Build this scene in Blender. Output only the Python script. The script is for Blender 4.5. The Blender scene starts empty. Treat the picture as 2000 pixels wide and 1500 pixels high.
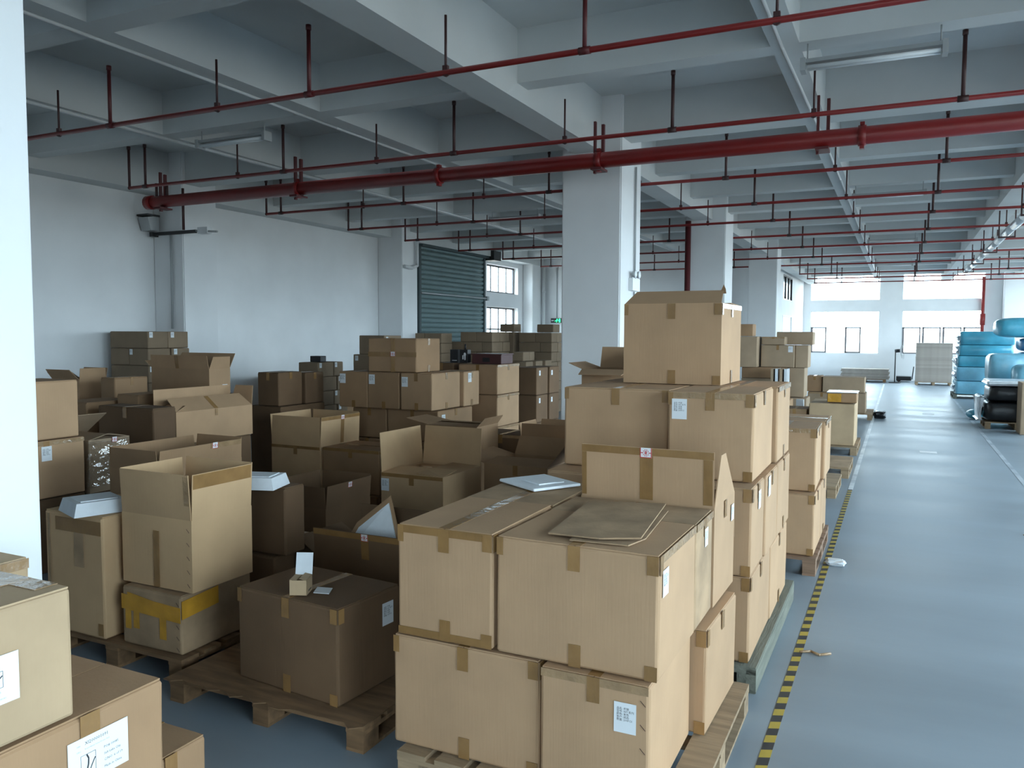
import bpy, math, random
from mathutils import Vector, Matrix
random.seed(7)
S = bpy.context.scene
COL = S.collection
# ------------------------------------------------------------------ camera
cam = bpy.data.cameras.new('camera'); cam.sensor_width = 36.0; cam.lens = 1570.08 / 2000 * 36
cam.clip_start = 0.02; cam.clip_end = 300
co = bpy.data.objects.new('camera', cam); COL.objects.link(co); S.camera = co
PIT, YAW, ROLL = 0.0629571, 0.448452575, 0.00398924
fw = Vector((-math.sin(YAW)*math.cos(PIT), math.cos(YAW)*math.cos(PIT), -math.sin(PIT)))
rt = Vector((math.cos(YAW), math.sin(YAW), 0)); up = rt.cross(fw)
r2 = rt*math.cos(ROLL) + up*math.sin(ROLL); u2 = up*math.cos(ROLL) - rt*math.sin(ROLL)
co.matrix_world = Matrix(((r2.x, u2.x, -fw.x, 0), (r2.y, u2.y, -fw.y, 0), (r2.z, u2.z, -fw.z, 1.9), (0, 0, 0, 1)))
# ------------------------------------------------------------------ overcast sky
SKY = 10.0
W = bpy.data.worlds.new('overcast_sky'); S.world = W; W.use_nodes = True
nt = W.node_tree; nt.nodes.clear()
wo = nt.nodes.new('ShaderNodeOutputWorld'); bg = nt.nodes.new('ShaderNodeBackground')
tc = nt.nodes.new('ShaderNodeTexCoord'); sx = nt.nodes.new('ShaderNodeSeparateXYZ'); cr = nt.nodes.new('ShaderNodeValToRGB')
nt.links.new(tc.outputs['Generated'], sx.inputs[0])
mr = nt.nodes.new('ShaderNodeMapRange'); mr.inputs[1].default_value = -1; mr.inputs[2].default_value = 1
nt.links.new(sx.outputs[2], mr.inputs[0]); nt.links.new(mr.outputs[0], cr.inputs[0])
cr.color_ramp.elements[0].position = 0.485; cr.color_ramp.elements[0].color = (0.22, 0.22, 0.21, 1)
cr.color_ramp.elements[1].position = 0.515; cr.color_ramp.elements[1].color = (0.74, 0.88, 1.0, 1)
nt.links.new(cr.outputs[0], bg.inputs[0]); bg.inputs[1].default_value = SKY; nt.links.new(bg.outputs[0], wo.inputs[0])
# ------------------------------------------------------------------ exposure
S.view_settings.view_transform = 'Standard'; S.view_settings.look = 'None'
S.view_settings.gamma = 1.0; S.view_settings.use_curve_mapping = False
S.view_settings.exposure = 0.68
S.cycles.max_bounces = 8; S.cycles.diffuse_bounces = 3; S.cycles.glossy_bounces = 3; S.cycles.transparent_max_bounces = 12
S.cycles.transmission_bounces = 3; S.cycles.sample_clamp_indirect = 6.0; S.cycles.caustics_reflective = False; S.cycles.caustics_refractive = False
# daylight portals in the window openings (they guide the sky light through the real openings, they add none)
def portal(cx, cy, cz, sx_, sz_, nrm):
    l = bpy.data.lights.new('window_daylight', 'AREA'); l.shape = 'RECTANGLE'; l.size = sx_; l.size_y = sz_
    l.cycles.is_portal = True
    o = bpy.data.objects.new('window_daylight', l); COL.objects.link(o)
    o.location = (cx, cy, cz); o.rotation_euler = Vector(nrm).to_track_quat('-Z', 'Y').to_euler()
    o['kind'] = 'helper'

# ================================================================== helpers
def N(nt, t, **k):
    n = nt.nodes.new(t)
    for a, b in k.items(): setattr(n, a, b)
    return n
def mat(name, col, rough=0.8, var=0.0, vscale=4.0, stretch=(1, 1, 1), bump=0.0, bscale=40.0, bstretch=(1, 1, 1), metal=0.0,
        rand=0.0, coat=0.0, alpha=1.0, emit=None, estr=0.0, spec=0.5, dark=None, trans=0.0, rvar=0.0):
    m = bpy.data.materials.new(name); m.use_nodes = True; nt = m.node_tree; p = nt.nodes['Principled BSDF']
    p.inputs['Roughness'].default_value = rough; p.inputs['Metallic'].default_value = metal
    p.inputs['Coat Weight'].default_value = coat; p.inputs['Coat Roughness'].default_value = 0.15
    p.inputs['Alpha'].default_value = alpha; p.inputs['Specular IOR Level'].default_value = spec
    p.inputs['Transmission Weight'].default_value = trans
    c = (*col, 1); p.inputs['Base Color'].default_value = c
    tcn = N(nt, 'ShaderNodeTexCoord'); src = None
    if var > 0:
        mp = N(nt, 'ShaderNodeMapping'); mp.inputs['Scale'].default_value = stretch
        nz = N(nt, 'ShaderNodeTexNoise'); nz.inputs['Scale'].default_value = vscale; nz.inputs['Detail'].default_value = 5
        rp = N(nt, 'ShaderNodeValToRGB'); d = dark or tuple(v*(1-var) for v in col)
        rp.color_ramp.elements[0].position = 0.32; rp.color_ramp.elements[1].position = 0.68
        rp.color_ramp.elements[0].color = (*d, 1); rp.color_ramp.elements[1].color = (*(min(1, v*(1+var*0.5)) for v in col), 1)
        nt.links.new(tcn.outputs['Object'], mp.inputs[0]); nt.links.new(mp.outputs[0], nz.inputs[0]); nt.links.new(nz.outputs[0], rp.inputs[0])
        src = rp.outputs[0]
        if rvar:
            rr = N(nt, 'ShaderNodeMapRange'); rr.inputs[3].default_value = rough-rvar; rr.inputs[4].default_value = rough+rvar
            nt.links.new(nz.outputs[0], rr.inputs[0]); nt.links.new(rr.outputs[0], p.inputs['Roughness'])
    if rand > 0:
        oi = N(nt, 'ShaderNodeObjectInfo'); hs = N(nt, 'ShaderNodeHueSaturation'); m2 = N(nt, 'ShaderNodeMapRange')
        m2.inputs[3].default_value = 1-rand; m2.inputs[4].default_value = 1+rand*0.6
        nt.links.new(oi.outputs['Random'], m2.inputs[0]); nt.links.new(m2.outputs[0], hs.inputs['Value'])
        if src: nt.links.new(src, hs.inputs['Color'])
        else: hs.inputs['Color'].default_value = c
        src = hs.outputs[0]
    if src: nt.links.new(src, p.inputs['Base Color'])
    if bump > 0:
        mp = N(nt, 'ShaderNodeMapping'); mp.inputs['Scale'].default_value = bstretch
        nz = N(nt, 'ShaderNodeTexNoise'); nz.inputs['Scale'].default_value = bscale; nz.inputs['Detail'].default_value = 3
        bp = N(nt, 'ShaderNodeBump'); bp.inputs['Strength'].default_value = bump; bp.inputs['Distance'].default_value = 0.01
        nt.links.new(tcn.outputs['Object'], mp.inputs[0]); nt.links.new(mp.outputs[0], nz.inputs[0])
        nt.links.new(nz.outputs[0], bp.inputs['Height']); nt.links.new(bp.outputs[0], p.inputs['Normal'])
    if emit: p.inputs['Emission Color'].default_value = (*emit, 1); p.inputs['Emission Strength'].default_value = estr
    return m
def glass_mat():
    m = bpy.data.materials.new('window_glass'); m.use_nodes = True; nt = m.node_tree; nt.nodes.clear()
    o = N(nt, 'ShaderNodeOutputMaterial'); t = N(nt, 'ShaderNodeBsdfTransparent'); g = N(nt, 'ShaderNodeBsdfGlossy')
    g.inputs['Roughness'].default_value = 0.05; mx = N(nt, 'ShaderNodeMixShader'); mx.inputs[0].default_value = 0.05
    t.inputs[0].default_value = (0.93, 0.97, 0.97, 1)
    nt.links.new(t.outputs[0], mx.inputs[1]); nt.links.new(g.outputs[0], mx.inputs[2]); nt.links.new(mx.outputs[0], o.inputs[0])
    return m
M = {}
M['glass'] = glass_mat()
M['wall'] = mat('painted_plaster', (0.85, 0.86, 0.87), 0.85, var=0.05, vscale=1.2, bump=0.04, bscale=60)
M['slab'] = mat('painted_concrete', (0.66, 0.68, 0.68), 0.9, var=0.08, vscale=0.9, bump=0.06, bscale=30)
M['floor'] = mat('epoxy_floor', (0.265, 0.315, 0.36), 0.42, var=0.20, vscale=0.9, stretch=(0.35, 1.3, 1), bump=0.025, bscale=9, bstretch=(1, 3, 1), rvar=0.16, spec=0.4)
CARD = dict(rough=0.82, vscale=3.0, bump=0.10, bscale=90, bstretch=(1, 1, 0.05), rand=0.10)
M['card'] = mat('cardboard', (0.48, 0.298, 0.168), var=0.10, **CARD)
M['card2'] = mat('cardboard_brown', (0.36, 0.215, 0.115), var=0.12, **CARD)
M['carddarkshade'] = mat('cardboard_dark_shade', (0.16, 0.09, 0.045), var=0.14, **CARD)  # dark brown guess, with the shade of inner cartons put into its colour
M['card3'] = mat('cardboard_grey', (0.38, 0.27, 0.175), var=0.12, **CARD)
M['cardin'] = mat('cardboard_inside', (0.46, 0.29, 0.16), var=0.10, **CARD)
M['card4'] = mat('cardboard_grey_brown', (0.25, 0.175, 0.11), var=0.12, **CARD)
M['kraft'] = mat('cardboard_light_kraft', (0.58, 0.375, 0.205), var=0.10, **CARD)
M['carddirty'] = mat('cardboard_worn', (0.40, 0.265, 0.155), var=0.30, vscale=5.0, rough=0.85, bump=0.15, bscale=50)
M['cardpale'] = mat('cardboard_pale', (0.50, 0.35, 0.21), var=0.14, **CARD)
M['tape'] = mat('packing_tape', (0.31, 0.17, 0.065), 0.25, var=0.15, vscale=9, bump=0.35, bscale=22, bstretch=(1, 1, 0.4), spec=0.6, rand=0.15)
M['cleartape'] = mat('clear_packing_tape', (0.37, 0.235, 0.125), 0.16, var=0.2, vscale=12, bump=0.6, bscale=28, spec=0.8)
M['orangetape'] = mat('orange_packing_tape', (0.62, 0.31, 0.035), 0.2, var=0.2, vscale=8, bump=0.5, bscale=18, spec=0.6)
def film_mat():
    m = bpy.data.materials.new('stretch_film'); m.use_nodes = True; nt = m.node_tree; nt.nodes.clear()
    o = N(nt, 'ShaderNodeOutputMaterial'); t = N(nt, 'ShaderNodeBsdfTransparent'); g = N(nt, 'ShaderNodeBsdfGlossy'); g.inputs['Roughness'].default_value = 0.07
    mx = N(nt, 'ShaderNodeMixShader'); mx.inputs[0].default_value = 0.16; tcn = N(nt, 'ShaderNodeTexCoord'); nz = N(nt, 'ShaderNodeTexNoise'); nz.inputs['Scale'].default_value = 13; nz.inputs['Detail'].default_value = 2
    bp = N(nt, 'ShaderNodeBump'); bp.inputs['Strength'].default_value = 0.9; bp.inputs['Distance'].default_value = 0.03
    nt.links.new(tcn.outputs['Object'], nz.inputs[0]); nt.links.new(nz.outputs[0], bp.inputs['Height']); nt.links.new(bp.outputs[0], g.inputs['Normal'])
    nt.links.new(t.outputs[0], mx.inputs[1]); nt.links.new(g.outputs[0], mx.inputs[2]); nt.links.new(mx.outputs[0], o.inputs[0]); return m
M['film'] = film_mat()
M['sash'] = mat('grey_window_sash', (0.16, 0.15, 0.16), 0.4)
M['paper'] = mat('white_label_paper', (0.80, 0.82, 0.84), 0.6)
M['ink'] = mat('black_ink', (0.03, 0.03, 0.035), 0.7)
M['greyink'] = mat('grey_ink', (0.22, 0.23, 0.25), 0.7)
M['redink'] = mat('red_print', (0.52, 0.035, 0.04), 0.5)
M['foam'] = mat('white_foam', (0.82, 0.86, 0.90), 0.7, var=0.04, vscale=20, bump=0.1, bscale=120)
M['wood'] = mat('pallet_wood', (0.36, 0.25, 0.15), 0.85, var=0.3, vscale=3, stretch=(1, 8, 8), bump=0.3, bscale=12, bstretch=(1, 9, 9), rand=0.2)
M['woodred'] = mat('pallet_wood_red', (0.27, 0.165, 0.105), 0.85, var=0.3, vscale=3, stretch=(1, 8, 8), bump=0.3, bscale=12, bstretch=(1, 9, 9), rand=0.2)
M['woodgreen'] = mat('pallet_wood_weathered', (0.17, 0.175, 0.14), 0.85, var=0.3, vscale=3, stretch=(8, 1, 8), bump=0.3, bscale=12, bstretch=(9, 1, 9), rand=0.2)
M['wooddark'] = mat('pallet_wood_dark', (0.24, 0.135, 0.065), 0.9, var=0.35, vscale=4, stretch=(1, 6, 6), bump=0.4, bscale=14, rand=0.2)
M['red'] = mat('red_pipe_paint', (0.23, 0.014, 0.013), 0.38, var=0.12, vscale=3, spec=0.5)
M['darkred'] = mat('dark_red_pipe', (0.10, 0.014, 0.016), 0.45)
M['rod'] = mat('dark_riser_steel', (0.055, 0.02, 0.02), 0.5)
M['black'] = mat('black_plastic', (0.018, 0.018, 0.02), 0.45)
M['blackfilm'] = mat('black_plastic_film', (0.008, 0.008, 0.010), 0.3, bump=0.7, bscale=6, spec=0.5)
M['maroon'] = mat('maroon_box', (0.09, 0.03, 0.03), 0.5)
M['steel'] = mat('galvanised_steel', (0.42, 0.44, 0.45), 0.4, metal=0.6)
M['pvc'] = mat('white_pvc', (0.74, 0.76, 0.77), 0.4)
M['conduit'] = mat('grey_conduit', (0.40, 0.42, 0.43), 0.45)
M['shutter'] = mat('green_shutter_paint', (0.175, 0.245, 0.25), 0.45, var=0.08, vscale=2, spec=0.4)
M['darkgreen'] = mat('dark_green_steel', (0.05, 0.075, 0.08), 0.5)
M['alu'] = mat('dark_window_aluminium', (0.06, 0.055, 0.06), 0.4)
M['glarealu'] = mat('glare_pale_frame', (0.70, 0.72, 0.74), 0.4)  # frame colour paled to imitate glare washing out the end windows
M['tube'] = mat('fluorescent_tube', (0.78, 0.82, 0.85), 0.3)
M['yellow'] = mat('yellow_hazard_tape', (0.50, 0.37, 0.06), 0.5, var=0.2, vscale=6)
M['blacktape'] = mat('black_hazard_tape', (0.035, 0.038, 0.045), 0.5, var=0.3, vscale=6)
M['whitepaint'] = mat('white_line_paint', (0.72, 0.75, 0.77), 0.45, var=0.25, vscale=3, dark=(0.42, 0.46, 0.5))
M['fadedpaint'] = mat('faded_line_paint', (0.42, 0.46, 0.50), 0.45, var=0.35, vscale=2.5, dark=(0.25, 0.3, 0.35))
M['bluefilm'] = mat('blue_plastic_film', (0.075, 0.38, 0.52), 0.25, var=0.25, vscale=2.5, bump=0.55, bscale=5, spec=0.7, rand=0.12)
M['bluefilm2'] = mat('pale_blue_film', (0.20, 0.47, 0.60), 0.25, var=0.25, vscale=2.5, bump=0.7, bscale=6, spec=0.7)
M['bluedark'] = mat('deep_blue_film', (0.03, 0.20, 0.42), 0.28, var=0.2, vscale=2.5, bump=0.6, bscale=5, spec=0.7)
M['whitefilm'] = mat('white_plastic_film', (0.72, 0.76, 0.80), 0.2, var=0.15, bump=0.9, bscale=9, spec=0.8)
M['panel'] = mat('fibre_panel', (0.36, 0.31, 0.27), 0.8, var=0.14, vscale=6, rand=0.12)
M['green'] = mat('exit_green', (0.01, 0.35, 0.09), 0.5, emit=(0.02, 0.9, 0.25), estr=2.5)
M['darkglass'] = mat('dark_glass', (0.03, 0.035, 0.04), 0.08, spec=0.6)
M['doorwhite'] = mat('white_door_paint', (0.78, 0.80, 0.81), 0.5)

class MB:
    def __init__(s): s.v = []; s.f = []; s.sm = []
    def add(s, vs, fs, smooth=False):
        o = len(s.v); s.v += [tuple(v) for v in vs]; s.f += [tuple(i+o for i in f) for f in fs]; s.sm += [smooth]*len(fs); return s
    def box(s, x0, x1, y0, y1, z0, z1):
        vs = [(x, y, z) for z in (z0, z1) for y in (y0, y1) for x in (x0, x1)]
        return s.add(vs, [(0, 2, 3, 1), (4, 5, 7, 6), (0, 1, 5, 4), (2, 6, 7, 3), (0, 4, 6, 2), (1, 3, 7, 5)])
    def hexa(s, q):   # 8 points: bottom 0-3, top 4-7, both counter-clockwise
        return s.add(q, [(3, 2, 1, 0), (4, 5, 6, 7), (0, 1, 5, 4), (1, 2, 6, 5), (2, 3, 7, 6), (3, 0, 4, 7)])
    def obox(s, o, a, b, c):   # corner + three edge vectors
        o, a, b, c = map(Vector, (o, a, b, c)); return s.hexa([o, o+a, o+a+b, o+b, o+c, o+a+c, o+a+b+c, o+b+c])
    def tube(s, p, q, r, n=12, r2=None, caps=True):
        p, q = Vector(p), Vector(q); d = (q-p).normalized(); a = d.orthogonal().normalized(); b = d.cross(a); r2 = r if r2 is None else r2
        vs = [p+(a*math.cos(t)+b*math.sin(t))*r for t in (2*math.pi*i/n for i in range(n))] + [q+(a*math.cos(t)+b*math.sin(t))*r2 for t in (2*math.pi*i/n for i in range(n))]
        o = len(s.v); s.add(vs, [(i, (i+1) % n, n+(i+1) % n, n+i) for i in range(n)], True)
        if caps:
            s.f += [tuple(o+i for i in reversed(range(n))), tuple(o+n+i for i in range(n))]; s.sm += [False, False]
        return s
    def path(s, pts, r, n=8):
        for a, b in zip(pts, pts[1:]): s.tube(a, b, r, n)
        for a in pts[1:-1]: s.ball(a, r*1.03, 8, 6)
        return s
    def ball(s, c, r, n=12, m=8, sc=(1, 1, 1)):
        c = Vector(c); vs = []; fs = []
        for j in range(m+1):
            ph = math.pi*j/m
            for i in range(n):
                t = 2*math.pi*i/n; vs.append((c.x+r*sc[0]*math.sin(ph)*math.cos(t), c.y+r*sc[1]*math.sin(ph)*math.sin(t), c.z-r*sc[2]*math.cos(ph)))
        for j in range(m):
            for i in range(n): fs.append((j*n+i, j*n+(i+1) % n, (j+1)*n+(i+1) % n, (j+1)*n+i))
        return s.add(vs, fs, True)
    def soft(s, w, d, h, b=0.012, bulge=0.004, jit=0.003, rnd=random):
        """a carton: box centred in x,y from z=0, edges rounded, faces a little uneven"""
        gx = [-w/2, -w/2+b, 0, w/2-b, w/2]; gy = [-d/2, -d/2+b, 0, d/2-b, d/2]; gz = [0, b, h/2, h-b, h]
        idx = {}; vs = []; fs = []
        def V(i, j, k):
            if (i, j, k) not in idx:
                e = [i in (0, 4), j in (0, 4), k in (0, 4)]; x, y, z = gx[i], gy[j], gz[k]
                if sum(e) >= 2:
                    pl = b*(0.32 if sum(e) == 2 else 0.45)
                    if e[0]: x -= math.copysign(pl, x)
                    if e[1]: y -= math.copysign(pl, y)
                    if e[2]: z += pl if k == 0 else -pl
                elif sum(e) == 1:
                    q = sum(t == 2 for t in (i, j, k)); bl = bulge*(0.4+0.6*(q == 2))*(0.3+rnd.random())
                    if e[0]: x += math.copysign(bl, x)
                    if e[1]: y += math.copysign(bl, y)
                    if e[2] and k == 4: z += bl*0.3
                jj = jit*0.5
                x += rnd.uniform(-jj, jj); y += rnd.uniform(-jj, jj)
                idx[(i, j, k)] = len(vs); vs.append((x, y, z))
            return idx[(i, j, k)]
        for a in range(4):
            for c in range(4):
                fs += [(V(a, c, 0), V(a, c+1, 0), V(a+1, c+1, 0), V(a+1, c, 0)), (V(a, c, 4), V(a+1, c, 4), V(a+1, c+1, 4), V(a, c+1, 4)),
                       (V(a, 0, c), V(a+1, 0, c), V(a+1, 0, c+1), V(a, 0, c+1)), (V(a, 4, c), V(a, 4, c+1), V(a+1, 4, c+1), V(a+1, 4, c)),
                       (V(0, a, c), V(0, a, c+1), V(0, a+1, c+1), V(0, a+1, c)), (V(4, a, c), V(4, a+1, c), V(4, a+1, c+1), V(4, a, c+1))]
        return s.add(vs, fs)
    def build(s, name, m, parent=None, kind=None, label=None):
        me = bpy.data.meshes.new(name); me.from_pydata(s.v, [], s.f); me.polygons.foreach_set('use_smooth', s.sm); me.update()
        me.materials.append(M[m] if isinstance(m, str) else m)
        o = bpy.data.objects.new(name, me); COL.objects.link(o); o.parent = parent
        if kind: o['kind'] = kind
        if label: o['label'] = label
        return o
def share(src, name, parent, loc=(0, 0, 0), rot=0.0):
    o = bpy.data.objects.new(name, src.data); COL.objects.link(o); o.parent = parent; o.location = loc; o.rotation_euler = (0, 0, rot); return o
def tag(o, label, cat, group=None, kind=None):
    o['label'] = label; o['category'] = cat
    if group: o['group'] = group
    if kind: o['kind'] = kind
    return o
def thing(name, label, cat, loc=(0, 0, 0), rz=0.0, group=None, kind=None):
    o = bpy.data.objects.new(name, None); COL.objects.link(o); o.empty_display_size = 0.1
    o.location = loc; o.rotation_euler = (0, 0, rz); return tag(o, label, cat, group, kind)
_T = {}
def text_data(body, size, align='LEFT'):
    k = (body, size, align)
    if k not in _T:
        c = bpy.data.curves.new('print', 'FONT'); c.body = body; c.size = size; c.align_x = align; c.resolution_u = 1
        o = bpy.data.objects.new('tmp', c); COL.objects.link(o)
        me = bpy.data.meshes.new_from_object(o.evaluated_get(bpy.context.evaluated_depsgraph_get()))
        COL.objects.unlink(o); bpy.data.objects.remove(o); _T[k] = me
    return _T[k]
# ================================================================== the hall
XL, XR, Y0, Y1, ZC = -10.8, 7.2, -4.6, 37.0, 4.70
def struct(o, label, cat): return tag(o, label, cat, kind='structure')
fl = MB().box(XL-0.3, XR+0.3, Y0-0.3, Y1+0.3, -0.15, 0).build('floor', 'floor'); struct(fl, 'smooth blue grey epoxy floor of the hall', 'floor')
ce = MB().box(XL-0.3, XR+0.3, Y0-0.3, Y1+0.3, ZC, ZC+0.18).build('ceiling', 'slab'); struct(ce, 'white painted concrete ceiling slab between the beams', 'ceiling')
def wall(name, axis, pos, t, a0, a1, ops, label, m='wall', z1=ZC):
    """upright wall in the plane axis=pos, thickness t outward (signed), with rectangular openings (a, b, za, zb)"""
    A = sorted({a0, a1, *[v for o in ops for v in o[:2]]}); Z = sorted({0.0, z1, *[v for o in ops for v in o[2:]]})
    b = MB()
    for i in range(len(A)-1):
        for j in range(len(Z)-1):
            ca, cz = (A[i]+A[i+1])/2, (Z[j]+Z[j+1])/2
            if any(o[0] < ca < o[1] and o[2] < cz < o[3] for o in ops): continue
            p, q = sorted((pos, pos+t))
            if axis == 'x': b.box(p, q, A[i], A[i+1], Z[j], Z[j+1])
            else: b.box(A[i], A[i+1], p, q, Z[j], Z[j+1])
    return struct(b.build(name, m), label, 'wall')
WN = [0]
def window(axis, pos, a0, a1, z0, z1, cols, rows, label, m='alu', t=0.05, inward=(1, 0, 0), glassm='glass', do_portal=True, fw_=0.05, casement=()):
    WN[0] += 1; r = thing('window_%d' % WN[0], label, 'window', ((pos, (a0+a1)/2, z0) if axis == 'x' else ((a0+a1)/2, pos, z0)), kind='structure')
    hw, hh = (a1-a0)/2, z1-z0
    def bb(b, u0, u1, v0, v1, th):
        if axis == 'x': b.box(-th/2, th/2, u0, u1, v0, v1)
        else: b.box(u0, u1, -th/2, th/2, v0, v1)
        return b
    fr = MB(); bb(fr, -hw, hw, 0, fw_, t); bb(fr, -hw, hw, hh-fw_, hh, t); bb(fr, -hw, -hw+fw_, fw_, hh-fw_, t); bb(fr, hw-fw_, hw, fw_, hh-fw_, t); fr.build('frame', m, r)
    us = [-hw+2*hw*i/cols for i in range(cols+1)]
    zs = [0]+[hh*q for q in rows]+[hh]
    for x in us[1:-1]: bb(MB(), x-fw_*0.35, x+fw_*0.35, fw_, hh-fw_, t*0.8).build('mullion', m, r)
    for q in rows: bb(MB(), -hw+fw_, hw-fw_, hh*q-fw_*0.4, hh*q+fw_*0.4, t*0.9).build('transom', m, r)
    for i in range(cols):
        for j in range(len(zs)-1):
            bb(MB(), us[i]+0.02, us[i+1]-0.02, zs[j]+0.02, zs[j+1]-0.02, 0.006).build('pane', glassm, r)
    for (i, j) in casement:   # opened sash frame inside one light
        b = MB(); u0, u1, v0, v1 = us[i]+0.03, us[i+1]-0.03, zs[j]+0.03, zs[j+1]-0.03
        bb(b, u0, u1, v0, v0+0.05, t*1.6); bb(b, u0, u1, v1-0.05, v1, t*1.6); bb(b, u0, u0+0.07, v0, v1, t*1.6); bb(b, u1-0.05, u1, v0, v1, t*1.6); b.build('sash', 'sash', r)
    if do_portal:
        n = Vector(inward); off = -0.03*n
        portal(r.location.x+off.x, r.location.y+off.y, (z0+z1)/2, a1-a0, hh, inward)
    return r
# left wall with its two windows beyond the roller shutter
LW = [(20.75, 22.85, 0.95, 2.68), (20.75, 22.85, 3.1, 3.92)]
wall('wall_left', 'x', XL, -0.24, Y0, 24.2, LW, 'long pale blue grey plaster wall behind the carton stacks')
window('x', XL-0.16, 20.75, 22.85, 3.1, 3.92, 4, (), 'upper four-light window beside the green roller shutter')
window('x', XL-0.16, 20.75, 22.85, 0.95, 2.68, 4, (0.62,), 'lower barred window beside the green roller shutter')
wall('wall_back', 'y', 24.0, 0.2, XL, -3.8, [], 'pale plaster wall with the green exit sign')
RW = [(30.2, 32.9, 0.0, 2.6), (30.2, 32.9, 3.15, 4.05)]
wall('wall_return', 'x', -3.8, -0.2, 24.2, Y1, RW, 'white return wall with door and dark transom window')
EW = [(-3.5, -0.78, 1.1, 2.9), (-3.5, -0.78, 3.35, 4.5), (0.06, 3.0, 1.1, 2.9), (0.06, 3.0, 3.35, 4.5), (4.5, 6.9, 1.1, 2.9), (4.5, 6.9, 3.35, 4.5)]
wall('wall_end', 'y', Y1, 0.24, -4.0, XR, EW, 'white end wall with the big bright windows')
window('y', Y1+0.12, -3.5, -0.78, 1.1, 2.9, 4, (0.64,), 'lower window of the end wall beside the return wall', inward=(0, -1, 0), casement=((0, 0), (2, 0)), m='glarealu', fw_=.03)
window('y', Y1+0.12, -3.5, -0.78, 3.35, 4.5, 4, (), 'upper window of the end wall beside the return wall', inward=(0, -1, 0), m='glarealu', fw_=.025)  # bars thinned as if swallowed by window glare
window('y', Y1+0.12, 0.06, 3.0, 1.1, 2.9, 4, (0.64,), 'lower window of the end wall behind the brown panel stack', inward=(0, -1, 0), casement=((0, 0), (1, 0), (2, 0), (3, 0)), m='glarealu', fw_=.03)
window('y', Y1+0.12, 0.06, 3.0, 3.35, 4.5, 4, (), 'upper window of the end wall above the brown panel stack', inward=(0, -1, 0), m='glarealu', fw_=.025)
window('y', Y1+0.12, 4.5, 6.9, 1.1, 2.9, 4, (0.64,), 'lower window of the end wall in the far right corner', inward=(0, -1, 0))
window('y', Y1+0.12, 4.5, 6.9, 3.35, 4.5, 4, (), 'upper window of the end wall in the far right corner', inward=(0, -1, 0))
RO = [(-4.0, 0.6, 1.0, 4.5)]+[(1.8+7.0*k, 7.6+7.0*k, 1.0 if k < 3 else 0.4, 4.5) for k in range(5)]
wall('wall_right', 'x', XR, 0.24, Y0, Y1, RO, 'window wall on the bright side of the hall')
for k, o in enumerate(RO):
    window('x', XR+0.12, o[0], o[1], o[2], o[3], 5, (0.6,), ('rearmost', 'second', 'third', 'fourth', 'fifth', 'farthest')[k]+' tall window along the bright side wall', inward=(-1, 0, 0))
BO = [(0.4, 3.4, 1.1, 3.6)]  # unseen opening, added and sized to light the near carton fronts
wall('wall_rear', 'y', Y0, -0.24, XL, XR, BO, 'unseen wall behind the viewer with one added window')
for k, o in enumerate(BO):
    window('y', Y0-0.12, o[0], o[1], o[2], o[3], 4, (0.6,), 'unseen window added behind the viewer to light the carton fronts', inward=(0, 1, 0))
# door and dark transom in the return wall
r = thing('door_1', 'white double door in the return wall near the end windows', 'door', (-3.86, 31.55, 0), kind='structure')
for s in (-1, 1):
    lf = MB().box(-0.03, 0.03, min(0.01*s, 1.32*s), max(0.01*s, 1.32*s), 0.01, 2.56).build('door_leaf', 'doorwhite', r)
    MB().tube((0.06, 0.12*s, 1.0), (0.06, 0.12*s, 1.25), 0.014).build('door_handle', 'steel', lf)
b = MB(); b.box(-0.05, 0.07, -1.35, -1.31, 0, 2.6); b.box(-0.05, 0.07, 1.31, 1.35, 0, 2.6); b.box(-0.05, 0.07, -1.31, 1.31, 2.56, 2.6); b.build('door_frame', 'doorwhite', r)
window('x', -3.84, 30.2, 32.9, 3.15, 4.05, 3, (), 'dark transom window above the white double door', inward=(1, 0, 0), glassm='darkglass', do_portal=False, t=0.09)
ORD_ = ['nearest', 'second', 'third', 'fourth', 'farthest']
# columns and pilasters
def col(x0, x1, y0, y1, label, z1=ZC):
    b = MB(); c = 0.015
    b.hexa([(x0+c, y0, 0), (x1-c, y0, 0), (x1-c, y1, 0), (x0+c, y1, 0), (x0+c, y0, z1), (x1-c, y0, z1), (x1-c, y1, z1), (x0+c, y1, z1)])
    b.box(x0, x0+c, y0+c, y1-c, 0, z1); b.box(x1-c, x1, y0+c, y1-c, 0, z1)
    return struct(b.build('column', 'wall'), label, 'column')
col(-3.76, -3.01, 1.26, 2.01, 'bright white column at the picture edge beside the near cartons')
col(-3.76, -3.01, 9.2, 10.0, 'large white column behind the tallest carton stack')
col(-3.76, -3.01, 15.5, 16.26, 'second white column with a dark riser pipe beside it')
col(-3.76, -3.01, 22.6, 23.36, 'third column standing before the end of the plain wall')
col(XL, -10.15, 9.2, 9.9, 'wall pilaster with the floodlight bracket')
col(XL, -10.15, 15.35, 16.0, 'wall pilaster with the white drain pipe beside the shutter')
col(XL, -10.45, 23.2, 23.98, 'corner pilaster by the far small windows')
col(3.6, 4.3, 36.4, 36.98, 'white pier of the end wall beyond the red standpipe')
for k in range(5): col(6.8, 7.2, 0.8+7*k, 1.6+7*k, '%s pier of the side window wall' % ORD_[k])
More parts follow.
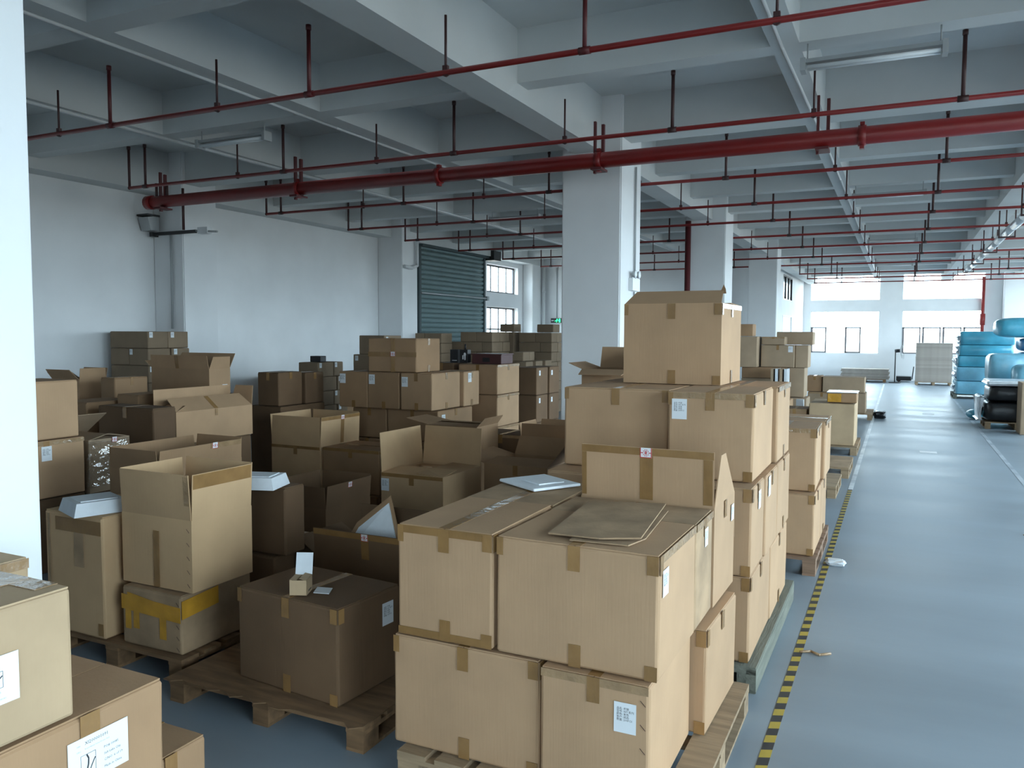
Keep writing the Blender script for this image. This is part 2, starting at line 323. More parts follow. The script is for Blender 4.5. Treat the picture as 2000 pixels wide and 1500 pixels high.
# beams: girders over the column rows and ribs along the hall, cross beams between
def beam(x0, x1, y0, y1, z0, label): return struct(MB().box(x0, x1, y0, y1, z0, ZC).build('ceiling_beam', 'slab'), label, 'beam')
beam(-3.60, -3.26, Y0, Y1, 4.06, 'deep girder running over the row of columns')
beam(-1.01, -0.79, Y0, Y1, 4.21, 'shallow rib carrying the white conduit along the aisle')
beam(-5.76, -5.55, Y0, 24.0, 4.21, 'shallow rib left of the column girder')
beam(-8.08, -7.86, Y0, 24.0, 4.21, 'shallow rib nearest the long left wall')
beam(XL, -10.42, Y0, 24.0, 4.06, 'edge beam along the top of the left wall')
beam(1.42, 1.76, Y0, Y1, 4.06, 'girder above the right edge of the aisle')
beam(3.9, 4.12, Y0, Y1, 4.21, 'shallow rib over the blue bales side')
beam(6.2, 6.42, Y0, Y1, 4.21, 'shallow rib nearest the side windows')
CB = [-3.7, -1.0, 1.65, 4.29, 6.98, 9.42, 11.65, 13.8, 15.85, 18.2, 20.5, 22.9, 25.2, 27.5, 29.8, 32.1, 34.4]
ORD = ['first', 'second', 'third', 'fourth', 'fifth', 'sixth', 'seventh', 'eighth', 'ninth', 'tenth', 'eleventh', 'twelfth', 'thirteenth', 'fourteenth', 'fifteenth', 'sixteenth', 'seventeenth', 'eighteenth', 'nineteenth', 'twentieth']
for k, y in enumerate(CB):
    deep = abs(y-1.65) < .1 or abs(y-9.42) < .1 or abs(y-15.85) < .1 or abs(y-22.9) < .1
    hw = 0.15 if deep else 0.115
    xs = [XL+0.38, -8.08, -5.76, -3.60, -1.01, 1.42, 3.9, 6.2, XR]; xe = [-7.86, -5.55, -3.26, -0.79, 1.76, 4.12, 6.42]
    b = MB()
    for i, (p, q) in enumerate(zip([XL+0.38]+xe, xs[1:])):
        if y > 24 and q < -3.5: continue
        b.box(p, q, y-hw, y+hw, 4.21, ZC)
    struct(b.build('cross_beam', 'slab'), ORD[k]+' cross beam of the ceiling counted from the rear wall', 'beam')
# floor markings
FT = thing('floor_tape', 'yellow and black striped hazard tape edging the aisle', 'floor tape', (-0.49, 0, 0))
per = 0.148; n = int((10.62-2.9)/per)
sk = 0.02
def stripe(y, l):
    b = MB(); b.hexa([(-0.024, y, 0.0005), (0.024, y+sk, 0.0005), (0.024, y+l+sk, 0.0005), (-0.024, y+l, 0.0005), (-0.024, y, 0.0018), (0.024, y+sk, 0.0018), (0.024, y+l+sk, 0.0018), (-0.024, y+l, 0.0018)]); return b
s1 = stripe(0, per*0.5).build('yellow_stripe', 'yellow', FT); s2 = stripe(0, per*0.5).build('black_stripe', 'blacktape', FT)
s1.location.y = 2.9; s2.location.y = 2.9+per*0.5
for k in range(1, n):
    share(s1, 'yellow_stripe', FT, (0, 2.9+per*k, 0)); share(s2, 'black_stripe', FT, (0, 2.9+per*(k+0.5), 0))
tag(MB().box(-0.515, -0.46, 10.63, 34.0, 0.0005, 0.002).build('floor_line', 'whitepaint'), 'white painted floor line continuing beyond the hazard tape', 'floor line')
tag(MB().box(1.47, 1.53, 9.5, 27.0, 0.0005, 0.002).build('floor_line', 'fadedpaint'), 'faint worn floor line on the bale side of the aisle', 'floor line')
# ================================================================== pipes under the ceiling
PY = [2.9, 5.2, 7.52, 10.08, 12.22, 14.12, 16.35, 18.65, 21.1, 23.5, 26.9, 29.3, 31.8]
RX = [-8.95, -6.63, -4.31, -1.97, 0.40, 2.73, 5.06]; HX = [-7.35, -5.3, -3.05, -0.73, 1.60, 3.95, 6.3]
for k, y in enumerate(PY):
    x0 = -9.25 if y < 23.9 else -2.9
    r = thing('sprinkler_pipe', 'thin red sprinkler pipe, %s from the viewer, crossing under the ceiling' % ORD[k], 'pipe', (0, y, 3.8), group='red sprinkler branch pipes')
    if y == 5.2: x0 = -9.25
    MB().tube((x0, 0, 0), (6.6, 0, 0), 0.021, 10).build('pipe', 'red', r)
    e = MB(); e.ball((x0, 0, 0), 0.024, 8, 6); e.tube((x0, 0, 0), (x0, 0, 0.5), 0.017, 8); e.tube((x0, 0, .5), (x0, 0, 0.54), 0.024, 8); e.build('end_riser', 'rod', r)
    pr = None
    for x in RX:
        if x < x0+0.15: continue
        if pr is None: pr = MB().tube((0, 0, 0.0), (0, 0, 0.5), 0.0165, 8).tube((0, 0, 0.5), (0, 0, 0.54), 0.022, 8).tube((-0.04, 0, 0), (0.04, 0, 0), 0.027, 8).build('riser', 'rod' if y > 6 else 'darkred', r); pr.location.x = x
        else: share(pr, 'riser', r, (x, 0, 0))
    ph = None
    for x in HX:
        if x < x0+0.2: continue
        if ph is None: ph = MB().tube((0, 0, 0.02), (0, 0, 0.41), 0.010, 6).tube((0, -0.012, 0), (0, 0.012, 0), 0.03, 8).box(-0.02, 0.02, -0.015, 0.015, 0.02, 0.05).build('hanger', 'rod', r); ph.location.x = x
        else: share(ph, 'hanger', r, (x, 0, 0))
r = thing('main_pipe', 'thick red main fire pipe crossing the hall before the large column', 'pipe', (0, 8.45, 3.79))
MB().tube((-9.95, 0, 0), (6.7, 0, 0), 0.084, 20).build('pipe', 'red', r)
MB().tube((-10.02, 0, 0), (-9.9, 0, 0), 0.1, 16).build('end_cap', 'red', r)
for x in (-7.20, -5.05, -3.02, -0.38, 1.9, 4.4):
    b = MB(); b.tube((x-0.035, 0, 0), (x+0.035, 0, 0), 0.097, 20); b.box(x-0.02, x+0.02, -0.03, 0.03, 0.095, 0.125); b.box(x-0.02, x+0.02, -0.03, 0.03, -0.125, -0.095); b.build('coupling', 'red', r)
for x in (-9.70, -7.2, -3.02, -0.73, 3.9):
    b = MB(); b.box(x-0.06, x-0.035, -0.02, 0.02, -0.14, 0.42); b.box(x+0.03, x+0.06, -0.02, 0.02, -0.10, 0.38); b.box(x-0.06, x+0.06, -0.11, 0.11, -0.115, -0.09); b.build('hanger_bracket', 'darkred', r)
for x in (-9.83, -9.62):
    MB().tube((x, 0, 0.05), (x, 0, 0.27), 0.02, 8).build('riser', 'rod', r)
# white sleeved pipe on trapeze hangers on the bale side
r = thing('sleeved_pipe', 'white plastic sleeved pipe hung on small trapeze brackets above the bales', 'pipe', (1.62, 0, 3.68))
for k in range(14):
    y = 9.5+1.2*k; a = 0.012*math.sin(k*1.9)
    MB().tube((a, y, 0), (a*0.3, y+1.16, 0), 0.065, 12).build('sleeve', 'whitefilm' if k % 3 else 'pvc', r)
for k in range(6):
    y = 10.6+2.9*k; b = MB(); b.box(-0.13, -0.11, y-0.01, y+0.01, -0.09, 0.379); b.box(0.11, 0.13, y-0.01, y+0.01, -0.09, 0.379); b.box(-0.13, 0.13, y-0.015, y+0.015, -0.095, -0.068); b.build('trapeze_bracket', 'rod', r)
r = thing('standpipe', 'red standpipe with valve against the bright end wall', 'pipe', (2.93, 36.86, 0))
MB().tube((0, 0, 0.9), (0, 0, 4.2), 0.06, 12).build('pipe', 'red', r); MB().tube((0, 0, 2.3), (0, 0, 2.75), 0.095, 12).build('valve', 'red', r); MB().tube((0, 0, 0), (0, 0, 0.9), 0.055, 12).build('lower_pipe', 'conduit', r)
b = MB().tube((0, 0, 0), (0, 0, 4.05), 0.055, 12); o = b.build('riser_pipe', 'darkred'); o.location = (-3.70, 15.42, 0); tag(o, 'dark red vertical riser pipe in front of the second column', 'pipe')
# conduits along the ribs
def cable(pts, rad, label, m='pvc', name='conduit'):
    p0 = Vector(pts[0]); b = MB().path([Vector(p)-p0 for p in pts], rad, 7); o = b.build(name, m); o.location = p0; return tag(o, label, 'conduit')
cable([(-0.90, 0, 4.195), (-0.92, 6.9, 4.195), (-0.88, 9.6, 4.19), (-0.86, 13, 4.195), (-0.86, 33, 4.195)], 0.014, 'thin white conduit under the rib above the aisle')
cable([(-7.90, 0, 4.188), (-7.9, 5.2, 4.186), (-7.9, 7.1, 4.182), (-7.89, 9.0, 4.187), (-7.89, 23, 4.188)], 0.018, 'white conduit along the rib nearest the left wall')
cable([(-5.74, 0, 4.192), (-5.74, 5.2, 4.19), (-5.75, 7.4, 4.185), (-5.73, 12, 4.19), (-5.73, 23, 4.192)], 0.014, 'white conduit along the rib left of the column girder')
# fluorescent lamps under the cross beams (switched off)
def lamp(x, y, z, label, L=1.0, dx=0):
    r = thing('fluorescent_lamp', label, 'lamp', (x, y, z), group='twin tube ceiling lamps')
    MB().box(0, L, -0.05, 0.05, 0.03, 0.06).build('backplate', 'steel', r)
    for s in (-1, 1): MB().tube((0.03, 0.03*s, 0), (L-0.03, 0.03*s, 0), 0.016, 10).build('tube', 'tube', r)
    for u in (0, L): MB().box(u-0.02, u+0.02, -0.06, 0.06, -0.03, 0.07).build('end_socket', 'conduit', r)
    for u in (0.03, L-0.03): MB().tube((u, 0, 0.06), (u, 0, 4.212-z), 0.006, 6).build('suspension', 'conduit', r)
lamp(-0.76, 6.93, 4.02, 'twin tube lamp above the aisle, the nearest one')
lamp(-7.36, 6.95, 4.04, 'twin tube lamp near the left wall above the open cartons')
lamp(-7.1, 13.8, 4.04, 'twin tube lamp in front of the roller shutter')
lamp(-0.72, 13.75, 4.02, 'twin tube lamp above the aisle, second along the rib')
lamp(-0.72, 20.45, 4.02, 'twin tube lamp above the aisle, third along the rib')
lamp(-0.72, 27.45, 4.02, 'twin tube lamp above the aisle near the end windows')
# ================================================================== things on the walls
r = thing('roller_shutter', 'green roller shutter closed in the left wall', 'shutter', (-10.62, 16.75, 0))
sl = None; nsl = 34
for k in range(nsl):
    z = 0.02+k*0.119
    if sl is None:
        b = MB(); P = [(-0.006, 0), (0.022, 0.03), (0.034, 0.06), (0.022, 0.09), (-0.006, 0.112)]
        for (xa, za), (xb, zb) in zip(P, P[1:]): b.add([(xa, 0.08, za), (xa, 3.4, za), (xb, 3.4, zb), (xb, 0.08, zb), (-0.012, 0.08, za), (-0.012, 3.4, za), (-0.012, 3.4, zb), (-0.012, 0.08, zb)], [(0, 1, 2, 3), (7, 6, 5, 4), (0, 3, 7, 4), (1, 5, 6, 2)])
        sl = b.build('slat', 'shutter', r); sl.location.z = z
    else: share(sl, 'slat', r, (0, 0, z))
for y in (0.0, 3.38): MB().box(-0.05, 0.05, y, y+0.09, 0, 4.1).build('guide_rail', 'darkgreen', r)
MB().box(-0.1, 0.16, -0.02, 3.5, 4.0, 4.28).build('shutter_box', 'darkgreen', r)
m_ = MB().box(-0.05, 0.30, 3.5, 3.95, 3.95, 4.22).build('motor_housing', 'black', r); MB().tube((0.1, 3.95, 4.08), (0.1, 4.12, 4.08), 0.07, 12).build('motor_gear', 'rod', m_)
MB().tube((0.06, 0.05, 2.88), (0.06, 3.52, 2.88), 0.025, 8).build('lock_bar', 'steel', r); MB().box(-0.02, 0.09, 3.5, 3.62, 2.82, 2.94).build('lock_bracket', 'steel', r)
def drain(x, y, label, bend=False):
    r = thing('drain_pipe', label, 'pipe', (x, y, 0)); MB().tube((0, 0, 0), (0, 0, 4.05), 0.055, 12).build('pipe', 'pvc', r)
    for z in (0.9, 2.1, 3.2): MB().tube((0, 0, z), (0, 0, z+0.06), 0.066, 12).build('collar', 'pvc', r)
    if bend: MB().path([(0.62, -0.2, 4.05), (0.62, -0.2, 3.45), (0.62, -0.42, 3.38), (0.60, -0.70, 3.40)], 0.038, 10).build('branch_elbow', 'pvc', r)
drain(-10.70, 16.08, 'white drain pipe on the pilaster beside the shutter', True)
drain(-10.36, 23.85, 'white drain pipe in the corner by the small windows')
def emergency(x, y, z, axis, label):
    r = thing('emergency_light', label, 'emergency light', (x, y, z), 0.0 if axis == 'x' else math.radians(-90))
    MB().box(0, 0.055, -0.15, 0.15, -0.13, 0.02).build('housing', 'pvc', r)
    for s in (-1, 1):
        h = MB().tube((0.02, 0.08*s, 0.075), (0.07, 0.08*s, 0.07), 0.03, 12, r2=0.05).build('lamp_head', 'steel', r); MB().ball((0.068, 0.08*s, 0.07), 0.044, 12, 6, (0.3, 1, 1)).build('lens', 'tube', h)
        MB().tube((0.02, 0.08*s, 0.0), (0.02, 0.08*s, 0.07), 0.008, 6).build('lamp_stem', 'conduit', r)
emergency(XL, 10.3, 2.54, 'x', 'white twin head emergency light on the long left wall')
emergency(-3.01, 9.68, 2.56, 'x', 'white twin head emergency light on the large column')
cable([(XL+0.02, 10.47, 0.3), (XL+0.02, 10.47, 4.05)], 0.014, 'steel conduit running down the left wall past the emergency light', 'conduit')
cable([(XL+0.02, 10.24, 2.66), (XL+0.02, 10.24, 3.62), (XL+0.06, 10.05, 3.66)], 0.008, 'thin cable dropping to the wall emergency light', 'conduit', 'cable')
cable([(-2.99, 9.72, 2.64), (-2.99, 9.72, 3.95)], 0.013, 'steel conduit down the side of the large column', 'conduit')
cable([(-2.99, 9.70, 0.6), (-2.99, 9.70, 2.42)], 0.011, 'lower conduit below the column emergency light', 'conduit')
r = thing('exit_sign', 'small green running man exit sign on the far wall', 'exit sign', (-9.95, 23.96, 2.24))
MB().box(-0.19, 0.19, -0.02, 0.02, 0, 0.15).build('housing', 'black', r)
b = MB(); b.ball((0.03, -0.024, 0.115), 0.017, 10, 6, (1, 0.2, 1)); b.obox((0.0, -0.026, 0.055), (0.045, 0, 0.045), (0, 0.004, 0), (-0.02, 0, 0.015)); b.obox((0.0, -0.026, 0.02), (0.018, 0, 0), (0, 0.004, 0), (0.02, 0, 0.045)); b.obox((-0.05, -0.026, 0.05), (0.06, 0, 0.018), (0, 0.004, 0), (0, 0, 0.015)); b.obox((0.04, -0.026, 0.085), (0.05, 0, -0.02), (0, 0.004, 0), (0, 0, 0.014)); b.obox((0.09, -0.026, 0.02), (0.05, 0, 0), (0, 0.004, 0), (0, 0, 0.11)); b.build('running_man', 'green', r)
b = MB(); b.obox((-0.15, -0.026, 0.065), (0.07, 0, 0), (0, 0.004, 0), (0, 0, 0.02)); b.add([(-0.17, -0.026, 0.075), (-0.14, -0.026, 0.05), (-0.14, -0.026, 0.1)], [(0, 1, 2)]); b.build('arrow', 'tube', r)
cable([(-9.95, 23.97, 2.40), (-9.95, 23.97, 4.0)], 0.012, 'conduit running up from the exit sign', 'conduit')
r = thing('floodlight', 'small floodlight on a black bracket arm on the wall pilaster', 'floodlight', (-10.15, 9.15, 3.42))
MB().box(-0.5, 0.36, -0.04, 0.0, 0.0, 0.05).build('bracket_arm', 'black', r); MB().box(-0.56, -0.5, -0.1, 0.02, -0.02, 0.05).build('bracket_foot', 'black', r)
hd = MB().hexa([(-0.62, -0.2, 0.06), (-0.4, -0.2, 0.06), (-0.4, -0.05, 0.06), (-0.62, -0.05, 0.06), (-0.62, -0.26, 0.26), (-0.4, -0.26, 0.26), (-0.4, -0.05, 0.3), (-0.62, -0.05, 0.3)]).build('lamp_housing', 'steel', r); MB().box(-0.63, -0.39, -0.27, -0.04, 0.28, 0.31).build('top_fin', 'black', hd)
MB().box(0.42, 0.62, -0.05, 0.05, -0.02, 0.08).build('junction_box', 'pvc', r); MB().tube((0.36, -0.02, 0.03), (0.8, -0.02, 0.0), 0.016, 8).build('cable_stub', 'conduit', r)
cable([(-10.38, 9.17, 1.95), (-10.38, 9.17, 3.42)], 0.018, 'grey conduit on the pilaster below the floodlight', 'conduit')
o = MB().tube((0, 0, 0), (0, 0, 0.62), 0.02, 8).build('hanger_rod', 'rod'); o.location = (-9.80, 8.9, 3.44); tag(o, 'black hanger rod behind the end of the thick red pipe', 'rod')
# ================================================================== cartons
PRINT = '品名: 衣架\n型号: W7 系列\n颜色: 灰色\n客户: 成品\n数量: 200PCS'
FACE = {'f': lambda w, d, h: (Vector((-w/2, -d/2, 0)), Vector((1, 0, 0)), Vector((0, 0, 1)), Vector((0, -1, 0)), w, h),
        'r': lambda w, d, h: (Vector((w/2, -d/2, 0)), Vector((0, 1, 0)), Vector((0, 0, 1)), Vector((1, 0, 0)), d, h),
        't': lambda w, d, h: (Vector((-w/2, -d/2, h)), Vector((1, 0, 0)), Vector((0, 1, 0)), Vector((0, 0, 1)), w, d)}
def decal(parent, frame, u0, u1, v0, v1, name, m, off=0.004, th=0.0015, sub=None, skew=0.0):
    """a thin patch lying on a face: frame = origin, along, up, normal; u, v in metres"""
    o, a, b, n = frame[:4]; p = o+n*off
    q = [p+a*u0+b*v0, p+a*u1+b*(v0+skew), p+a*u1+b*(v1+skew), p+a*u0+b*v1]
    return MB().hexa([*q, *[x+n*th for x in q]]).build(name, m, parent)
def face_text(parent, frame, u, v, body, size, m='ink', off=0.0062, name='print', rotq=0.0):
    o, a, b, n = frame[:4]; me = text_data(body, size)
    ob = bpy.data.objects.new(name, me); COL.objects.link(ob); ob.parent = parent
    if not me.materials: me.materials.append(M[m])
    p = o+a*u+b*v+n*off
    ob.matrix_local = Matrix(((a.x, b.x, n.x, p.x), (a.y, b.y, n.y, p.y), (a.z, b.z, n.z, p.z), (0, 0, 0, 1))); return ob
def sticker(parent, frame, u, v, s=0.045):
    st = decal(parent, frame, u-s/2, u+s/2, v-s*0.42, v+s*0.42, 'red_sticker', 'paper', 0.0058, 0.0008)
    o, a, b, n = frame[:4]; bm = MB()
    def q(u0, u1, v0, v1): bm.obox(o+n*0.0068+a*(u+u0*s)+b*(v+v0*s), a*((u1-u0)*s), b*((v1-v0)*s), n*0.0006)
    q(-.5, -.43, -.42, .42); q(.43, .5, -.42, .42); q(-.43, .43, -.42, -.36); q(-.43, -.28, -.03, .04); q(.28, .43, -.03, .04)
    for k in range(10):
        t = k*math.pi/5; q(.25*math.cos(t)-.04, .25*math.cos(t)+.04, .25*math.sin(t)-.035, .25*math.sin(t)+.035)
    q(-.1, -.03, -.14, .14); q(-.03, .1, .07, .14); q(.04, .1, -.02, .07); q(-.03, .08, -.04, .02); q(.0, .1, -.14, -.06)
    bm.build('print', 'redink', st); return st
def flap(root, side, w, d, h, L, ang, m='card', taper=0.012, sag=0.0, name='flap', far=None):
    A = math.radians(ang); z = Vector((0, 0, 1))
    H0, al, out, ln = {'f': (Vector((-w/2, -d/2, h)), Vector((1, 0, 0)), Vector((0, -1, 0)), w), 'r': (Vector((w/2, -d/2, h)), Vector((0, 1, 0)), Vector((1, 0, 0)), d),
                       'b': (Vector((w/2, d/2, h)), Vector((-1, 0, 0)), Vector((0, 1, 0)), w), 'l': (Vector((-w/2, d/2, h)), Vector((0, -1, 0)), Vector((-1, 0, 0)), d)}[side]
    dr = z*math.cos(A)+out*math.sin(A); nr = out*math.cos(A)-z*math.sin(A); t = 0.005
    p = [H0+al*0.004, H0+al*(ln-0.004), H0+al*(ln-(taper if far is None else far))+dr*L, H0+al*taper+dr*(L+sag)]
    o = MB().hexa([*[x-nr*t for x in p], *p]).build(name, m, root)
    return o, (H0-nr*0.0035, al, dr, nr, ln, L)
def carton(label, x, y, z, w, d, h, rot=0.0, m='card', tabs='fbr', lab=(), edge='', opened=None, L=None, group=None, name='cardboard_box', fill=None,
           seam='y', stick=(), top=True, tapem='tape', staples=False, cat='cardboard box', edgem='cleartape', taper=None):
    a = math.radians(rot); c, s = math.cos(a), math.sin(a); cx, cy = -w/2, d/2
    r = thing(name, label, cat, (x+c*cx-s*cy, y+s*cx+c*cy, z), a, group)
    F = {k: f(w, d, h) for k, f in FACE.items()}
    if opened is None:
        body = MB().soft(w, d, h-(0.005 if top else 0), 0.012, 0.0022, 0.0025).build('body', m, r)
        if top:
            g = 0.003
            if seam == 'y':
                for q in (-1, 1): MB().box(*sorted((g*q, (w/2-0.006)*q)), -d/2+0.006, d/2-0.006, h-0.006, h-0.001).build('top_flap', m, r)
                if tabs: MB().box(-0.025, 0.025, -d/2+0.004, d/2-0.004, h-0.001, h+0.0002).build('top_tape', tapem, r)
            else:
                for q in (-1, 1): MB().box(-w/2+0.006, w/2-0.006, *sorted((g*q, (d/2-0.006)*q)), h-0.006, h-0.001).build('top_flap', m, r)
                if tabs: MB().box(-w/2+0.004, w/2-0.004, -0.025, 0.025, h-0.001, h+0.0002).build('top_tape', tapem, r)
    else:
        t = 0.006; b = MB()
        b.box(-w/2, w/2, -d/2, -d/2+t, 0, h); b.box(-w/2, w/2, d/2-t, d/2, 0, h); b.box(-w/2, -w/2+t, -d/2+t, d/2-t, 0, h); b.box(w/2-t, w/2, -d/2+t, d/2-t, 0, h); b.box(-w/2+t, w/2-t, -d/2+t, d/2-t, 0, t)
        body = b.build('body', m, r)
        LL = L or 0.5*min(w, d)
        for side, ang in opened.items():
            ll, ang, far = (ang[1], ang[0], ang[2] if len(ang) > 2 else None) if isinstance(ang, tuple) else (LL, ang, None)
            fo, fr = flap(r, side, w, d, h, ll, ang, m, taper if taper is not None else (0.012 if abs(ang) < 12 else 0.03), far=far)
            F['flap_'+side] = fr; F['obj_'+side] = fo
        if fill: MB().box(-w/2+0.01, w/2-0.01, -d/2+0.01, d/2-0.01, fill-0.008, fill).build('inner_panel', 'cardin', r)
    tw = 0.05 if w > 0.3 else 0.03
    if 'f' in tabs: decal(r, F['f'], w/2-tw/2, w/2+tw/2, h-min(0.1, h*0.25), h-0.002, 'tape_tab', tapem)
    if 'b' in tabs: decal(r, F['f'], w/2-tw/2+0.006, w/2+tw/2+0.006, 0.002, min(0.09, h*0.22), 'tape_tab', tapem)
    if 'r' in tabs: decal(r, F['r'], d/2-tw/2, d/2+tw/2, h-min(0.085, h*0.22), h-0.002, 'tape_tab', tapem)
    if 's' in tabs: decal(r, F['r'], d/2-tw/2, d/2+tw/2, 0.002, min(0.085, h*0.22), 'tape_tab', tapem)
    if 'F' in edge: decal(r, F['f'], 0.004, w-0.004, h-0.035, h-0.003, 'edge_tape', edgem, 0.0034)
    if 'G' in edge: decal(r, F['f'], 0.004, w-0.004, 0.003, 0.035, 'edge_tape', 'tape', 0.0034)
    if 'R' in edge: decal(r, F['r'], 0.004, d-0.004, h-0.035, h-0.003, 'edge_tape', edgem, 0.0034)
    if 'C' in edge:   # short corner pieces
        decal(r, F['f'], w-0.045, w-0.002, h-0.075, h-0.004, 'corner_tape', 'tape', 0.0036); decal(r, F['r'], 0.002, 0.04, h-0.075, h-0.004, 'corner_tape', 'tape', 0.0036)
        decal(r, F['f'], 0.002, 0.03, h-0.075, h-0.004, 'corner_tape', 'tape', 0.0036); decal(r, F['f'], w-0.05, w-0.002, 0.004, 0.06, 'corner_tape', 'tape', 0.0036)
    for l in lab:
        fc, u, v = l[:3]; sz = l[3] if len(l) > 3 else 0.085; fr = F[fc]; lh = sz*1.35
        lo = decal(r, fr, u*fr[4]-sz/2, u*fr[4]+sz/2, v*fr[5]-lh/2, v*fr[5]+lh/2, 'shipping_label', 'paper', 0.0052, 0.0008)
        if sz > 0.05: face_text(lo, fr, u*fr[4]-sz*0.38, v*fr[5]+lh*0.27, PRINT, sz*0.125, off=0.0064)
    for st in stick:
        fc, u, v = st[:3]; fr = F[fc]; sticker(F.get('obj_'+fc[-1], r) if fc.startswith('flap') else r, fr, u*fr[4], v*fr[5])
    if staples:
        for k in range(5):
            v = h*(0.12+0.19*k); b = MB()
            fr = F['f']
            for e in (0, 0.008): b.obox(fr[0]+fr[3]*0.0036+fr[1]*(w-0.035+e)+fr[2]*(v-e), fr[1]*0.012-fr[2]*0.012, fr[1]*0.0015+fr[2]*0.0015, fr[3]*0.001)
            b.build('staple', 'rod', r)
    return r, F
def pallet(label, x0, x1, y0, y1, h=0.14, m='wood', along='x', n=6, group='wooden pallets', sheet=None):
    r = thing('wooden_pallet', label, 'pallet', ((x0+x1)/2, (y0+y1)/2, 0), 0, group); w, d = x1-x0, y1-y0; bt = 0.02
    if along == 'x':
        bw = d/n*0.78; q = MB().box(-w/2, w/2, -bw/2, bw/2, h-bt, h).build('deck_board', m, r); q.location.y = -d/2+bw/2
        for k in range(1, n): share(q, 'deck_board', r, (0, -d/2+bw/2+(d-bw)*k/(n-1), 0))
        s = MB().box(-0.05, 0.05, -d/2, d/2, h-2*bt, h-bt).build('stringer_board', m, r); s.location.x = -w/2+0.05
        for k in (1, 2): share(s, 'stringer_board', r, (-w/2+0.05+(w-0.1)*k/2, 0, 0))
    else:
        bw = w/n*0.78; q = MB().box(-bw/2, bw/2, -d/2, d/2, h-bt, h).build('deck_board', m, r); q.location.x = -w/2+bw/2
        for k in range(1, n): share(q, 'deck_board', r, (-w/2+bw/2+(w-bw)*k/(n-1), 0, 0))
        s = MB().box(-w/2, w/2, -0.05, 0.05, h-2*bt, h-bt).build('stringer_board', m, r); s.location.y = -d/2+0.05
        for k in (1, 2): share(s, 'stringer_board', r, (0, -d/2+0.05+(d-0.1)*k/2, 0))
    b0 = None
    for i in range(3):
        for j in range(3):
            lx, ly = -w/2+0.05+(w-0.1)*i/2, -d/2+0.06+(d-0.12)*j/2
            if b0 is None: b0 = MB().box(-0.048, 0.048, -0.058, 0.058, 0.016, h-2*bt).build('block', m, r); b0.location = (lx, ly, 0)
            else: share(b0, 'block', r, (lx, ly, 0))
    f0 = None
    for i in range(3):
        lx = -w/2+0.05+(w-0.1)*i/2
        if f0 is None: f0 = MB().box(-0.048, 0.048, -d/2, d/2, 0, 0.016).build('bottom_board', m, r); f0.location = (lx, 0, 0)
        else: share(f0, 'bottom_board', r, (lx, 0, 0))
    if sheet: MB().box(-w/2+0.01, w/2-0.01, -d/2+0.01, d/2-0.01, h, h+0.006).build('cover_sheet', sheet, r)
    return r

# ---------------------------------------------------------------- near pallet on the aisle (front stack)
g = 'cartons on the nearest aisle pallet'
pallet('pale wooden pallet under the nearest aisle stack', -1.86, -0.63, 2.76, 4.08, along='y', n=7)
carton('taped carton, bottom layer front left of the nearest aisle stack', -1.235, 2.82, .142, .68, .62, .473, m='card', tabs='fb', edge='C', group=g)
carton('carton with torn white label, bottom front corner of the nearest aisle stack', -.78, 2.79, .142, .435, .64, .473, m='card', tabs='f', edge='F', lab=(('f', .79, .72, .085),), staples=True, group=g)
carton('stapled carton jutting toward the aisle, bottom layer of the nearest stack', -.715, 3.45, .142, .45, .60, .47, rot=-1.5, m='card', tabs='r', edge='C', group=g)
carton('hidden carton at the rear left bottom of the nearest aisle stack', -1.19, 3.46, .142, .66, .58, .473, m='card', tabs='f', group=g)
carton('narrow carton with wrinkled tape, top layer front left of the nearest aisle stack', -1.445, 2.83, .62, .45, .63, .475, rot=.5, m='card', tabs='fb', edge='FGC', group=g, edgem='tape')
carton('wide carton under the loose sheets, top front corner of the nearest aisle stack', -.76, 2.82, .62, .665, .55, .475, rot=-.6, m='card', tabs='fb', edge='RC', lab=(('r', .13, .76, .075),), group=g)
carton('shallow carton between the loose sheets and the open box, nearest stack', -.755, 3.385, .62, .68, .335, .47, m='carddirty', tabs='r', edge='R', lab=(('r', .55, .8, .06),), group=g)
r, F = carton('open carton with a tall raised flap and red sticker, rear of the nearest stack', -.75, 3.735, .62, .665, .46, .472, rot=-1, m='card', tabs='r', lab=(('r', .85, .8, .06),),
              opened={'f': (2, .262), 'r': (6, .25, .36), 'l': (-82, .2), 'b': (172, .25)}, group=g, taper=.004)
fr = F['flap_f']; fo = F['obj_f']
decal(fo, fr, .005, .66, .225, .26, 'flap_tape', 'tape', .0042); decal(fo, fr, .305, .37, .01, .224, 'flap_tape', 'tape', .0042); decal(fo, fr, .612, .655, .01, .224, 'flap_tape', 'tape', .0042); decal(fo, fr, .006, .03, .01, .224, 'flap_tape', 'tape', .0042)
sticker(fo, fr, .335, .238, .058)
carton('creased carton under the white foam sheet at the back of the nearest stack', -1.45, 3.475, .62, .47, .6, .468, rot=1.2, m='carddirty', tabs='f', edge='F', group=g)
def sheet(label, pts, z, th, m, name='cardboard_sheet', cat='cardboard sheet', tilt=()):
    c = Vector((sum(p[0] for p in pts)/len(pts), sum(p[1] for p in pts)/len(pts), z)); n = len(pts)
    t = list(tilt)+[0]*(n-len(tilt))
    vs = [(p[0]-c.x, p[1]-c.y, t[i]) for i, p in enumerate(pts)]+[(p[0]-c.x, p[1]-c.y, t[i]+th) for i, p in enumerate(pts)]
    o = MB().add(vs, [tuple(reversed(range(n))), tuple(range(n, 2*n))]+[(i, (i+1) % n, n+(i+1) % n, n+i) for i in range(n)]).build(name, m); o.location = c; return tag(o, label, cat)
sheet('lower loose corrugated sheet peeking out beneath another on the nearest stack', [(-1.13, 2.87), (-.90, 2.89), (-.87, 3.02), (-.92, 3.55), (-1.2, 3.55)], 1.0975, .005, 'carddirty')
